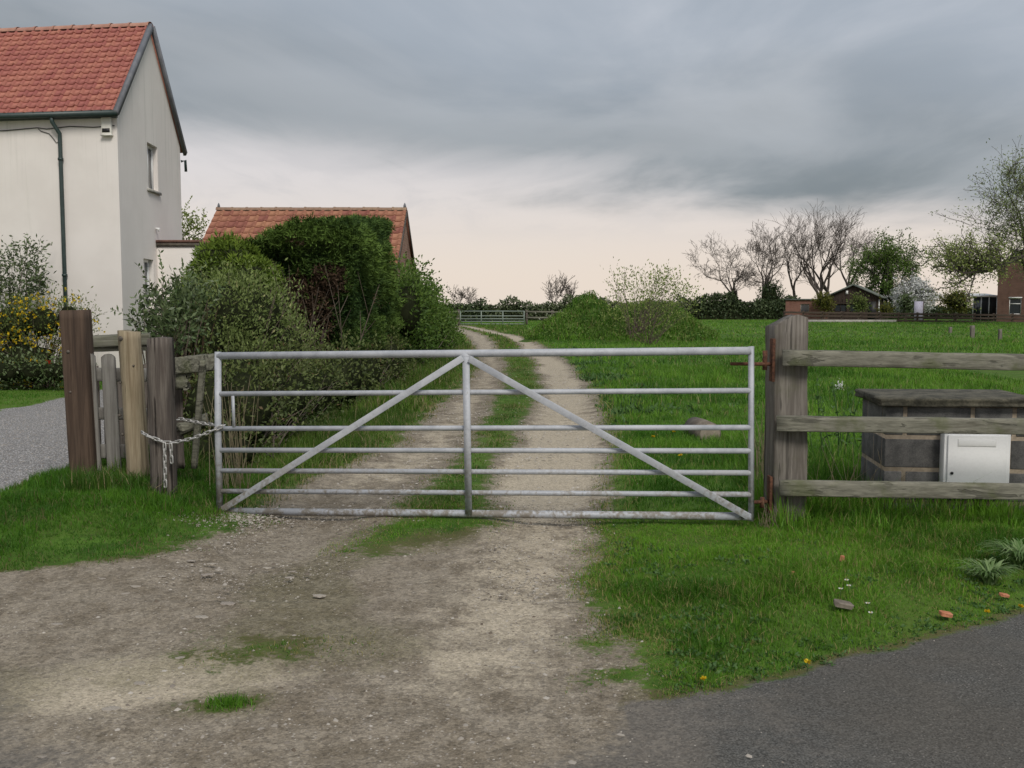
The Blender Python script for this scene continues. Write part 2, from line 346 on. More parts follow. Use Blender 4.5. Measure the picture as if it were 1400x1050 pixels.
vr = t.n('ShaderNodeTexVoronoi', {'Vector': o_, 'Scale': 60.0}); nz = t.noise(o_, 7, 5, 0.65); nf = t.noise(o_, 45, 4, 0.6)
sp = t.n('ShaderNodeSeparateColor', {0: vr.outputs['Color']}).outputs[0]
cc = t.mix(t.ss(nz, 0.36, 0.66), (0.34, 0.355, 0.385), (0.46, 0.475, 0.505)); cc = t.mix(t.math('MULTIPLY', sp, 0.22), cc, (0.54, 0.55, 0.57))
cc = t.mix(t.math('MULTIPLY', t.ss(nf, 0.6, 0.74), 0.6), cc, (0.25, 0.24, 0.22))
zg = t.n('ShaderNodeSeparateXYZ', {0: o_}).outputs[2]; mud = t.math('MULTIPLY', t.ss(t.math('ADD', nz, t.math('MULTIPLY', nf, 0.6)), 0.70, 0.92), t.ss(zg, 0.55, 0.0, 0.0, 0.8)); cc = t.mix(mud, cc, (0.16, 0.13, 0.09))
out(t, pbr(t, cc, t.ss(nz, 0.3, 0.7, 0.55, 0.75), 0.15, 0.4, nf, 0.08, 0.002))
m, t = newmat('galv_far'); out(t, pbr(t, (0.22, 0.26, 0.225), 0.6, 0.2, 0.3))
m, t = newmat('glass'); out(t, pbr(t, (0.035, 0.04, 0.045), 0.06, 0, 0.6))
m, t = newmat('curtain'); out(t, pbr(t, (0.42, 0.42, 0.44), 0.35, 0, 0.5))
leafm('grass_verge', (0.042, 0.125, 0.007), (0.155, 0.325, 0.026), (0.27, 0.24, 0.09), 0.3)
leafm('grass_field', (0.044, 0.130, 0.010), (0.165, 0.325, 0.034), (0.25, 0.24, 0.09), 0.3)
leafm('grass_lawn', (0.055, 0.15, 0.012), (0.095, 0.22, 0.02), None, 0.3)
leafm('grass_rough', (0.042, 0.095, 0.011), (0.135, 0.22, 0.032), (0.27, 0.225, 0.115), 0.3)
leafm('grass_dark', (0.032, 0.105, 0.007), (0.115, 0.26, 0.020), (0.16, 0.14, 0.06), 0.3)
leafm('leaf_conifer', (0.022, 0.052, 0.012), (0.135, 0.215, 0.040), None, 0.15, 0.75)
leafm('leaf_conifer_yellow', (0.055, 0.100, 0.012), (0.175, 0.25, 0.032), None, 0.15, 0.6)
leafm('leaf_dead', (0.045, 0.030, 0.019), (0.145, 0.092, 0.058), None, 0.1, 0.8)
leafm('leaf_privet', (0.110, 0.155, 0.042), (0.255, 0.315, 0.105), (0.33, 0.33, 0.14), 0.3)
leafm('leaf_evergreen', (0.052, 0.085, 0.028), (0.175, 0.22, 0.105), None, 0.15, 0.4)
leafm('leaf_hawthorn', (0.052, 0.105, 0.016), (0.165, 0.25, 0.05), None, 0.3)
leafm('leaf_bramble', (0.048, 0.072, 0.018), (0.15, 0.175, 0.058), (0.13, 0.09, 0.045), 0.2)
leafm('leaf_pale', (0.155, 0.205, 0.050), (0.34, 0.40, 0.125), None, 0.35)
leafm('leaf_willow', (0.170, 0.215, 0.080), (0.36, 0.42, 0.19), None, 0.35)
leafm('leaf_ivy', (0.020, 0.036, 0.012), (0.052, 0.080, 0.026), None, 0.1)
leafm('leaf_yellowgreen', (0.085, 0.090, 0.014), (0.165, 0.165, 0.032), None, 0.3)
leafm('leaf_olive', (0.080, 0.118, 0.026), (0.195, 0.235, 0.070), None, 0.2)
leafm('hedge_far', (0.038, 0.062, 0.026), (0.105, 0.135, 0.062), None, 0.15)  # leaf tones raised so that distance haze is put into the colour
leafm('hedge_bloom', (0.060, 0.085, 0.035), (0.17, 0.195, 0.105), (0.32, 0.33, 0.27), 0.2)
leafm('blossom', (0.55, 0.56, 0.54), (0.80, 0.80, 0.78), (0.13, 0.17, 0.08), 0.3)
leafm('petal_yellow', (0.55, 0.38, 0.012), (0.78, 0.58, 0.03), None, 0.3)
leafm('petal_white', (0.72, 0.72, 0.70), (0.82, 0.82, 0.80), None, 0.3)
leafm('petal_red', (0.42, 0.02, 0.015), (0.60, 0.04, 0.02), None, 0.2)
leafm('dry_stem', (0.19, 0.155, 0.09), (0.34, 0.29, 0.19), None, 0.2)
leafm('red_stem', (0.075, 0.045, 0.028), (0.13, 0.08, 0.05), None, 0.1)
leafm('striped_leaf', (0.07, 0.15, 0.03), (0.24, 0.33, 0.14), None, 0.3)
leafm('weed_leaf', (0.040, 0.105, 0.022), (0.115, 0.195, 0.065), None, 0.25)

# ------------------------------------------------------------------ ground
def grow_axis(a, step, end, ratio):
    r = []; s_ = step; x = a
    while x < end: s_ *= ratio; x += s_; r.append(x)
    return r
xp = list(np.arange(-5.2, 5.21, 0.036)); g_ = grow_axis(xp[-1], 0.036, 620, 1.09)
XS = np.array([-q for q in reversed(g_)] + xp + g_)
YS = np.array(sorted([2.6 - q for q in grow_axis(0, 0.06, 28, 1.22)]) + list(np.arange(2.6, 9.0, 0.036)) + grow_axis(9.0, 0.036, 900, 1.032))
RUT_Y = [7.19, 9.0, 11.2, 16.8, 25, 40, 50, 57, 66, 75, 90]
L0 = [-1.95, -1.60, -1.26, -1.07, -0.82, -1.68, -2.3, -3.1, -4.3, -5.6, -8.5]
L1 = [-0.90, -0.62, -0.42, -0.21, -0.11, -0.59, -1.2, -1.9, -3.0, -4.2, -7.0]
R0 = [-0.24, -0.16, -0.06, 0.50, 0.57, 0.18, -0.44, -1.5, -2.6, -4.0, -7.0]
R1 = [0.70, 0.92, 1.16, 1.45, 1.54, 1.09, 0.51, -0.5, -1.7, -3.0, -5.6]
ROAD_X = [-40, -8, -3, -2.2, -1.7, -1.0, 0.0, 0.3, 0.45, 0.81, 1.6, 2.53, 4, 8, 30, 200]
ROAD_Y = [-4, 2.6, 4.35, 4.0, 3.3, 2.85, 2.9, 3.35, 3.68, 3.80, 4.22, 4.80, 5.65, 7.7, 17, 70]
DUST = [None]
def masks(x, y):
    wx = x + (fbm(x * 1.3, y * 1.3, 3) - 0.5) * 0.34; wy = y + (fbm(x * 1.3, y * 1.3, 9) - 0.5) * 0.3
    I = lambda tab: np.interp(wy, RUT_Y, tab)
    sdl = np.minimum(wx - I(L0), I(L1) - wx); sdr = np.minimum(wx - I(R0), I(R1) - wx)
    sd_r = np.maximum(sdl, sdr)
    sd_r = np.where(y > 110, -5, sd_r)
    lb = np.interp(wy, [5.25, 5.35, 5.5, 5.75, 5.95, 6.8, 7.3, 7.6], [-60, -4.6, -2.85, -2.4, -2.1, -1.93, -1.93, -1.93])
    rb = np.interp(wy, [3.2, 3.75, 3.95, 4.44, 5.0, 5.7, 7.2], [0.9, 0.50, 0.56, 0.46, 0.36, 0.42, 0.68])
    sd_f = np.minimum(wx - lb, rb - wx)
    # worn middle patch just before the gate stays grassy
    ell = 1 - np.hypot((wx + 0.50 + (6.9 - wy) * 0.35) / 0.36, (wy - 6.75) / 0.75)
    sd_f = np.where(y > 5.6, np.minimum(sd_f, -ell * 0.3), sd_f)
    for cx, cy, rx, ry in ((-1.05, 4.30, 0.24, 0.16), (-1.07, 3.66, 0.09, 0.07), (0.50, 3.88, 0.16, 0.10), (0.36, 4.30, 0.14, 0.12)):
        e_ = 1 - np.hypot((wx - cx) / rx, (wy - cy) / ry); sd_f = np.minimum(sd_f, -e_ * 0.12)
    b_ = sstep(y, 7.0, 7.45)
    sd = sd_f * (1 - b_) + sd_r * b_
    dirt = np.clip(0.5 + sd / np.where(y < 7.2, np.where(x < -1.2, 0.95, 0.62), 0.58), 0, 1)
    ry_ = np.interp(x, ROAD_X, ROAD_Y) + (fbm(x * 3.5, y * 3.5, 41) - 0.5) * 0.16
    sdt = (ry_ - y); wdt = np.where(x > 0.42, 0.14, 1.1)
    tarm = np.clip(0.5 + sdt / wdt, 0, 1)
    dl = np.interp(wy, [5, 6, 7.2, 8.8, 12, 20], [-3.3, -3.6, -3.75, -4.0, -4.4, -4.9])
    sdd = np.minimum(np.minimum(dl - wx, wx + 7.4), np.minimum(wy - 6.0, 18.8 - wy))
    drv = np.clip(0.5 + sdd / 0.25, 0, 1)
    nearedge = np.clip(1 - np.abs(sd) / 0.32, 0, 1)
    moss = np.clip(fbm(x * 0.9 + 5, y * 0.9, 21) * 2.6 - 1.0, 0, 1) * ((y < 6.6) & (x < -0.2))
    dry = np.clip(nearedge * 0.55 * (y < 40) + moss * 0.65 + np.clip(1 - np.hypot((x + 1.15) / 0.6, (y - 5.2) / 0.9), 0, 1), 0, 1)
    dry = np.clip(dry + 0.9 * np.clip(1 - np.abs(y - ry_ - 0.03) / 0.10, 0, 1) * (x > 0.4), 0, 1)
    pale = np.clip(sdr / 0.4 + .1, 0, 1) * sstep(y, 6.8, 9) * (.45 + 1.0 * fbm(x * 1.1, y * .5, 88)) + 1.5 * np.clip(1 - np.hypot((x + 1.45 - (y - 3.9) * .5) / 0.75, (y - 3.9) / 0.5), 0, 1) + 0.75 * np.clip(1 - np.abs(x - np.interp(y, [3, 4.5, 7.2], [-.35, -.05, .25])) / 0.75, 0, 1) * sstep(y, 3.0, 4.2) * (1 - sstep(y, 7.6, 12)) + 0.6 * np.clip(sdl / 0.35, 0, 1) * sstep(y, 6.8, 9)
    dust = np.clip(1 - (x - 0.1) / 1.5, 0, 1) * np.clip(1.25 - np.abs(ry_ - y - 0.2) / 0.9, 0, 1)
    DUST[0] = np.clip(dust, 0, 1)
    return dirt, tarm, drv, dry, np.clip(pale, 0, 1), sd_r
def gz(x, y):
    x = np.asarray(x, float); y = np.asarray(y, float)
    bank = 0.13 * sstep(-x, 2.15, 2.9) * (1 - sstep(-x, 3.6, 4.4)) * sstep(y, 5.6, 7.0) * (1 - sstep(y, 9.0, 11.0))
    verge = 0.05 * sstep(x, 0.5, 1.4) * sstep(y - np.interp(x, ROAD_X, ROAD_Y), 0.0, 0.6)
    lump = (fbm(x * 0.6, y * 0.6, 5) - 0.5) * 0.07 * sstep(y, 3, 6) * (1 - sstep(y, 60, 90)) + (fbm(x * 4, y * 4, 7) - 0.5) * 0.018 * (1 - sstep(y, 12, 20))
    return bank + verge + lump
gx, gy = np.meshgrid(XS, YS)
dirt, tarm, drv, dry, pale, sdr_ = masks(gx, gy); dust_ = DUST[0]
gzv = gz(gx, gy) - 0.03 * np.clip(sdr_ / 0.3, 0, 1) * (gy < 45) * (gy > 5)
nx, ny = len(XS), len(YS)
idx = np.arange(nx * ny).reshape(ny, nx)
Q = np.stack([idx[:-1, :-1], idx[:-1, 1:], idx[1:, 1:], idx[1:, :-1]], -1).reshape(-1, 4)
V = np.stack([gx, gy, gzv], -1).reshape(-1, 3)
A_ = dict(dirt=dirt.ravel(), tarmac=tarm.ravel(), drive=drv.ravel(), dry=dry.ravel(), pale=pale.ravel(), dust=dust_.ravel())
fm = {k_: v_[Q].mean(1) for k_, v_ in A_.items()}
far = V[Q[:, 0], 1] > 100
cls = np.zeros(len(Q), int)
cls[(fm['dirt'] > 0.5) & ~far] = 1; cls[(fm['drive'] > 0.5)] = 2; cls[fm['tarmac'] > 0.5] = 3
for c_, nm, lb in ((0, 'grass_ground', 'flat green grassland reaching out to the horizon'), (1, 'dirt_track', 'pale stony dirt track with two wheel ruts leading to the gate'),
                   (2, 'gravel_drive', 'grey gravel driveway leading to the white house'), (3, 'road', 'dark tarmac lane edge in the lower right foreground')):
    q = Q[cls == c_]; used, inv = np.unique(q, return_inverse=True)
    mb = MB(); mb.add(V[used], inv.reshape(-1, 4))
    o = mb.build(nm, MAT['ground'], None, True, {k_: v_[used] for k_, v_ in A_.items()})
    tag(o, lb, None, None, 'structure')
    if c_ == 1: TRACK = o
    if c_ == 0: GROUND = o
def grass_w(x, y):
    d_, t_, v_, *_ = masks(x, y); n_ = (fbm(x * 4.5, y * 4.5, 31) - 0.5) * 0.5
    return 1 - np.clip(np.maximum(np.maximum(d_, t_), v_) + n_, 0, 1)

# ------------------------------------------------------------------ grass
def blades(mb, x, y, h, wd, tint, lean=0.5, z=None):
    n = len(x); z = gz(x, y) - 0.005 if z is None else z
    ph = RS.uniform(0, 2 * math.pi, n); la = RS.uniform(0, 2 * math.pi, n); lm = np.abs(RS.normal(0, lean, n)) * h
    sx_, sy_ = np.cos(ph) * wd / 2, np.sin(ph) * wd / 2; lx, ly = np.cos(la) * lm, np.sin(la) * lm
    hz = h * np.sqrt(np.clip(1 - np.clip(lm / h, 0, 0.9) ** 2 * 0.6, 0.2, 1))
    v = np.empty((n, 5, 3))
    v[:, 0] = np.stack([x - sx_, y - sy_, z], -1); v[:, 1] = np.stack([x + sx_, y + sy_, z], -1)
    v[:, 2] = np.stack([x + sx_ * .75 + lx * .33, y + sy_ * .75 + ly * .33, z + hz * .58], -1); v[:, 3] = np.stack([x - sx_ * .75 + lx * .33, y - sy_ * .75 + ly * .33, z + hz * .58], -1)
    v[:, 4] = np.stack([x + lx, y + ly, z + hz], -1)
    b = np.arange(n)[:, None] * 5
    mb.add(v.reshape(-1, 3), b + np.array([0, 1, 2, 3]), b + np.array([3, 2, 4]), np.repeat(tint, 5))
def scatter(x0, x1, y0, y1, per_m2, wfun=None, seed=0):
    n = int((x1 - x0) * (y1 - y0) * per_m2)
    x = RS.uniform(x0, x1, n); y = RS.uniform(y0, y1, n)
    cl_ = 0.55 + 0.9 * (fbm(x * 2.2, y * 2.2, seed + 50) - 0.5) * 2
    wt = grass_w(x, y) if wfun is None else wfun(x, y)
    keep = RS.uniform(0, 1, n) < np.clip(wt * 1.7 - 0.3, 0, 1) * np.clip(cl_ + 0.35, 0.1, 1)
    return x[keep], y[keep]
def tints(x, y, seed, dry=0.05, sc_=1.2):
    base = np.clip((fbm(x * sc_, y * sc_, seed) - 0.5) * 1.5 + (fbm(x * 5, y * 5, seed + 6) - 0.5) * 0.9 + 0.45 + RS.normal(0, 0.17, len(x)), 0, 0.85)
    base = np.clip(base + (fbm(x * .22, y * .22, seed + 40) - .5) * 1.0 * (np.asarray(y) > 7), 0, .85)
    return np.where(RS.uniform(0, 1, len(x)) < dry * (0.3 + 2.2 * np.clip(fbm(x * .9, y * .9, seed + 61) - .2, 0, 1)), 0.95, base)
def infr(x, y, m_=0.06):
    return np.abs(x) < (0.515 + m_) * y + 0.3
def patch(mb, x0, x1, y0, y1, dens, h0, h1, w0, seed, dry=0.05, lean=0.5, wfun=None, hmod=None):
    x, y = scatter(x0, x1, y0, y1, dens, wfun, seed)
    k_ = infr(x, y, 0.12); x, y = x[k_], y[k_]
    gw = grass_w(x, y); h = RS.uniform(h0, h1, len(x)) * (0.22 + 2.3 * fbm(x * 2.6, y * 2.6, seed + 3) ** 2 * (0.6 + 0.8 * fbm(x * 0.8, y * 0.8, seed + 8))) * (0.35 + 0.65 * sstep(gw, 0.3, 1.0))
    if hmod is not None: h = h * hmod(x, y)
    blades(mb, x, y, h, w0 * RS.uniform(0.7, 1.3, len(x)), np.where(RS.uniform(0, 1, len(x)) < 0.5 * (1 - sstep(gw, 0.4, 1.0)), 0.95, tints(x, y, seed, dry)), lean)
def finish(mb, name, mat, label, cat): return tag(mb.build(name, MAT[mat]), label, cat, None, 'stuff')

def road_d(x, y): return y - np.interp(x, ROAD_X, ROAD_Y)
mb = MB()
patch(mb, 0.2, 4.3, 3.5, 7.1, 14000, 0.018, 0.048, 0.0038, 1, 0.11, 0.9, hmod=lambda x, y: (0.55 + 0.75 * sstep(road_d(x, y), 0.0, 0.8)) * (1 + 0.9 * sstep(y, 6.2, 6.9) * sstep(x, 1.5, 1.9)))
patch(mb, 1.75, 4.6, 6.2, 7.3, 3500, 0.10, 0.24, 0.0055, 2, 0.07, 0.6, hmod=lambda x, y: 0.35 + 0.65 * sstep(y, 6.2, 6.6))
patch(mb, -1.2, 0.1, 5.9, 7.4, 6500, 0.02, 0.05, 0.004, 3, 0.12, 0.8)
patch(mb, -1.4, 0.8, 3.5, 4.6, 5000, 0.012, 0.03, 0.004, 4, 0.2, 0.9)
blades(mb, *(lambda n: (-1.07 + RS.normal(0, 0.045, n), 3.66 + RS.normal(0, 0.03, n)))(320), RS.uniform(0.02, 0.05, 320), 0.004, RS.uniform(0, 0.5, 320), 0.8)
finish(mb, 'verge_grass', 'grass_verge', 'short green grass of the verge in front of the gate and fence', 'grass')
mb = MB()
patch(mb, -5.2, -1.6, 5.0, 7.2, 10000, 0.022, 0.065, 0.0042, 5, 0.10, 0.85)
patch(mb, -4.3, -2.1, 6.9, 8.6, 5500, 0.04, 0.12, 0.005, 6, 0.04, 0.6)
finish(mb, 'bank_grass', 'grass_dark', 'deep green grass on the bank round the three old posts', 'grass')
mb = MB()
patch(mb, 0.5, 5.0, 7.1, 13, 2800, 0.03, 0.11, 0.0065, 7, 0.05, 0.6)
patch(mb, 1.9, 5.6, 7.3, 9.6, 1500, 0.15, 0.34, 0.006, 8, 0.05, 0.5)
patch(mb, 0.8, 10, 13, 24, 560, 0.07, 0.17, 0.011, 9, 0.05, 0.6)
patch(mb, 0.5, 24, 24, 45, 110, 0.06, 0.18, 0.022, 10, 0.06, 0.8)
patch(mb, -5, 45, 45, 105, 22, 0.05, 0.15, 0.05, 11, 0.06, 0.9)
finish(mb, 'field_grass', 'grass_field', 'lush meadow grass filling the field beyond the gate', 'grass')
mb = MB()
patch(mb, -3.3, -0.4, 7.2, 14, 2400, 0.06, 0.18, 0.0065, 12, 0.14, 0.6, hmod=lambda x, y: 0.35 + 0.8 * sstep(-x, 0.9, 1.9))
patch(mb, -3.0, -0.4, 14, 36, 700, 0.09, 0.26, 0.013, 13, 0.14, 0.6, hmod=lambda x, y: 0.4 + 0.8 * sstep(-x, 0.9, 1.9))
patch(mb, -0.9, 0.8, 7.2, 24, 2200, 0.015, 0.055, 0.007, 14, 0.16, 0.8); patch(mb, -1.5, 0.9, 24, 50, 350, 0.03, 0.08, 0.02, 17, 0.14, 0.8)
patch(mb, -9, 1, 36, 82, 40, 0.08, 0.2, 0.05, 15, 0.08, 0.6)
finish(mb, 'track_side_grass', 'grass_rough', 'rough grass along the hedge foot and between the wheel ruts', 'grass')
mb = MB()
patch(mb, -12.5, -7.0, 11, 20.5, 620, 0.025, 0.055, 0.012, 16, 0.0, 0.6)
finish(mb, 'lawn_grass', 'grass_lawn', 'neatly mown lawn in front of the white house', 'grass')

# pebbles and stones
def pebble_cloud(mb, x, y, s_, tint):
    n = len(x); z = gz(x, y)
    base = np.array([(1,0,0),(0.3,0.9,0),(-0.8,0.55,0),(-0.75,-0.6,0),(0.35,-0.95,0),(0.1,0.05,0.75)])
    ang = RS.uniform(0, 6.28, n); ca, sa = np.cos(ang), np.sin(ang)
    b = base[None] * RS.uniform(0.65, 1.25, (n, 6, 1)); sq = RS.uniform(0.5, 1, n)
    bx = b[..., 0] * s_[:, None]; by = b[..., 1] * (s_ * sq)[:, None]; bz = b[..., 2] * (s_ * RS.uniform(0.5, 0.9, n))[:, None]
    v = np.stack([x[:, None] + bx * ca[:, None] - by * sa[:, None], y[:, None] + bx * sa[:, None] + by * ca[:, None], z[:, None] + bz - 0.002], -1)
    f_ = np.array([(0,1,5),(1,2,5),(2,3,5),(3,4,5),(4,0,5)])
    mb.add(v.reshape(-1, 3), None, (np.arange(n)[:, None, None] * 6 + f_[None]).reshape(-1, 3), np.repeat(tint, 6))
m, t = newmat('pebbles'); cc = t.mix(t.attr('tint'), (0.13, 0.105, 0.08), (0.46, 0.42, 0.37)); out(t, pbr(t, cc, 0.95, 0, 0.15))
mb = MB()
n = 80000; x = RS.uniform(-3.8, 1.4, n); y = RS.uniform(2.9, 7.4, n) ** 1.0
dm = masks(x, y); k_ = (RS.uniform(0, 1, n) < np.clip(dm[0] * 1.3 - 0.2, 0, 1) * (1 - 0.8 * dm[1]) * np.clip(fbm(x * 1.6, y * 1.6, 77) * 2.4 - 0.65, 0.06, 1)) & infr(x, y)
x, y = x[k_], y[k_]; pebble_cloud(mb, x, y, np.exp(RS.normal(math.log(0.0040), 0.55, len(x))).clip(0.002, 0.022), RS.uniform(0, 1, len(x)) ** 1.3)
n = 900; x = -2.05 + RS.normal(0, 0.19, n); y = 7.1 + RS.normal(0, 0.15, n); pebble_cloud(mb, x, y, RS.uniform(0.006, 0.018, n), RS.uniform(0.2, 1, n))
n = 9000; y = RS.uniform(7.3, 24, n); x = RS.uniform(-2, 2, n); dm = masks(x, y); k_ = RS.uniform(0, 1, n) < dm[0] * np.clip(fbm(x * 1.6, y, 78) * 3 - 1, 0.1, 1)
pebble_cloud(mb, x[k_], y[k_], RS.uniform(0.006, 0.02, k_.sum()), RS.uniform(0.2, 1, k_.sum()))
n = 7000; x = RS.uniform(-1, 3.2, n); y = RS.uniform(2.9, 5, n); k_ = (np.abs(road_d(x, y)) < 0.13) | (RS.uniform(0, 1, n) < 0.12); k_ &= (road_d(x, y) < 0.05) & (x > 0.3)
pebble_cloud(mb, x[k_], y[k_], RS.uniform(0.002, 0.007, k_.sum()), RS.uniform(0, 1, k_.sum()) ** 1.6)
n = 9000; x = RS.uniform(-7, -3.6, n); y = RS.uniform(6.8, 16, n); k_ = masks(x, y)[2] > 0.5
pebble_cloud(mb, x[k_], y[k_], RS.uniform(0.006, 0.016, k_.sum()), RS.uniform(0.2, 0.9, k_.sum()))
finish(mb, 'gravel', 'pebbles', 'loose gravel and chippings scattered over track and drive', 'gravel')
def stone_mesh(seed):
    r = random.Random(seed); bm = bmesh.new(); bmesh.ops.create_icosphere(bm, subdivisions=1, radius=1)
    for v_ in bm.verts: v_.co *= r.uniform(0.75, 1.2); v_.co.z *= 0.32; v_.co.y *= 0.65
    me = bpy.data.meshes.new('stone'); bm.to_mesh(me); bm.free(); me.materials.append(MAT['stone']); return me
SM = [stone_mesh(i) for i in range(6)]
spx = [(310,826,26),(437,815,22),(275,845,24),(185,802,18),(262,766,16),(290,771,14),(282,788,20),(172,812,14),(395,790,16),(365,776,14),(222,789,14),(78,854,18),(190,934,22),(705,912,16),(728,907,12),(820,914,14),(607,779,10),(400,781,12),(150,970,30),(140,790,12),(345,822,12),(58,1036,14),(90,1032,16),(560,800,9),(245,900,16),(640,957,9),(330,800,10),(205,955,14)]
for i, (u, v, wpx) in enumerate(spx):
    p = gp(u, v); s_ = wpx / F_PX * p[1] * 0.5
    o = link('stone', SM[i % 6], TRACK, (p[0], p[1], float(gz(p[0], p[1])) + s_ * 0.02)); o.scale = (s_, s_, s_ * 0.6); o.rotation_euler = (0, 0, random.uniform(-0.4, 0.4) + (3.14 if i % 2 else 0))
# ------------------------------------------------------------------ timber helper
def beam(p0, p1, w, d, up=(0, 0, 1), nl=14, rough=0.004, seed=0, top=None, ragged=0.0, chamf=0.15, cut0=0.0):
    """Worn sawn timber from p0 to p1, w across, d deep, uneven edges."""
    p0, p1 = np.asarray(p0, float), np.asarray(p1, float); ax = unit(p1 - p0); L = np.linalg.norm(p1 - p0)
    side = unit(np.cross(ax, np.asarray(up, float))); dep = np.cross(side, ax)
    c = chamf * min(w, d); hw, hd = w / 2, d / 2
    prof = []
    for a, b in (((-hw + c, -hd), (hw - c, -hd)), ((hw, -hd + c), (hw, hd - c)), ((hw - c, hd), (-hw + c, hd)), ((-hw, hd - c), (-hw, -hd + c))):
        for q in np.linspace(0, 1, 5): prof.append((a[0] + (b[0] - a[0]) * q, a[1] + (b[1] - a[1]) * q))
    prof = np.array(prof); m_ = len(prof); r = np.random.default_rng(seed)
    tt = np.linspace(0, 1, nl); tiles = []
    groove = r.normal(0, rough * 0.6, m_)
    for i, q in enumerate(tt):
        sc_ = 1 + (fbm(np.full(m_, q * L * 3 + seed), np.arange(m_) * 0.45, seed) - 0.5) * rough * 12
        off = groove + (fbm(np.full(m_, q * L * 6), np.arange(m_) * 1.7 + seed, seed + 5) - 0.5) * rough * 2
        pr = prof * sc_[:, None] * (1 + off / max(hw, hd))[:, None]
        pos = p0 + ax * (q * L) + pr[:, :1] * side + pr[:, 1:] * dep
        if i == nl - 1 and top is not None: pos = pos + ax * np.array([top(a, b) for a, b in pr])[:, None]
        if i in (0, nl - 1) and ragged: pos = pos + ax * (r.uniform(-1, 1, m_) * ragged)[:, None]
        tiles.append(pos)
    vs = np.concatenate(tiles); i = np.arange(nl - 1)[:, None] * m_; j = np.arange(m_)[None]; j2 = (j + 1) % m_
    q4 = np.stack([i + j, i + j2, i + m_ + j2, i + m_ + j], -1).reshape(-1, 4)
    c0 = tiles[0].mean(0); c1 = tiles[-1].mean(0)
    if top is not None: c1 = p1 + ax * top(0, 0)
    vs = np.vstack([vs, c0, c1]); n0 = nl * m_; tr = []
    for k_ in range(m_):
        k2 = (k_ + 1) % m_; tr += [(n0, k2, k_), (n0 + 1, (nl - 1) * m_ + k_, (nl - 1) * m_ + k2)]
    return vs, q4, tr
def beam_obj(name, mat, parent, *a, **k_):
    mb = MB(); mb.add(*beam(*a, **k_)); return mb.build(name, MAT[mat], parent)
def prim(name, mat, parent, f_, smooth=False):
    mb = MB(); f_(mb); return mb.build(name, MAT[mat], parent, smooth)

# ------------------------------------------------------------------ galvanised field gate
DR, DL = 6.52, 7.25
def gpt(s_, vl, vr, dy=0.0):
    a, b = at(298, vl, DL), at(1027, vr, DR); p = a + (b - a) * s_; return p + np.array((0, dy, 0))
gate = thing('field_gate', gpt(0.5, 697, 711), 'galvanised tubular steel field gate with seven bars closed across the track', 'gate')
prim('top_rail', 'galv', gate, lambda m: m.tube([gpt(0, 486.5, 479.5), gpt(.5, 486.5, 479.5), gpt(1, 486.5, 479.5)], 0.0265, 14), True)
for vl, vr in ((538.5, 534), (586, 584.5), (615.5, 616.5), (643.5, 646.5), (671.5, 676)):
    prim('rail', 'galv', gate, lambda m: m.tube([gpt(0, vl, vr), gpt(.5, vl, vr), gpt(1, vl, vr)], 0.0182, 12), True)
prim('bottom_rail', 'galv', gate, lambda m: m.tube([gpt(0.012, 699, 706), gpt(.5, 699, 706), gpt(1, 699, 706)], 0.0265, 14), True)
prim('stile', 'galv', gate, lambda m: m.tube([gpt(0, 481, 474) - (0, 0, 0), gpt(0, 590, 590), gpt(0.004, 697, 700)], 0.024, 14), True)
prim('stile', 'galv', gate, lambda m: m.tube([gpt(1, 480, 473.5), gpt(1, 590, 590), gpt(1, 700, 712)], 0.020, 4), False)
def flat(m, p, q, wd, th, dy):
    p, q = np.asarray(p) + (0, dy, 0), np.asarray(q) + (0, dy, 0); a = q - p; gdir = unit(gpt(1, 0, 0) - gpt(0, 0, 0)); nrm = unit(np.cross(gdir, (0, 0, 1))); s_ = unit(np.cross(unit(a), nrm))
    m.obox(p - s_ * wd / 2 - nrm * th / 2, a, s_ * wd, nrm * th)
prim('upright', 'galv', gate, lambda m: flat(m, gpt(0.492, 488, 488), gpt(0.497, 702, 702), 0.048, 0.012, -0.031))
soft(prim('brace', 'galv', gate, lambda m: flat(m, gpt(0.012, 695, 695), gpt(0.486, 489, 489), 0.046, 0.010, -0.044)), 0.002)
soft(prim('brace', 'galv', gate, lambda m: flat(m, gpt(0.992, 704, 704), gpt(0.498, 490, 490), 0.046, 0.010, -0.046)), 0.002)
prim('latch_bar', 'galv', gate, lambda m: flat(m, gpt(0.032, 541, 541), gpt(0.034, 585, 585), 0.022, 0.008, -0.012))
prim('gusset', 'galv', gate, lambda m: m.obox(gpt(0.478, 492, 492) + (0, -0.038, 0), (0.09, 0, 0), (0, 0.008, 0), (0.03, 0, 0.05)))

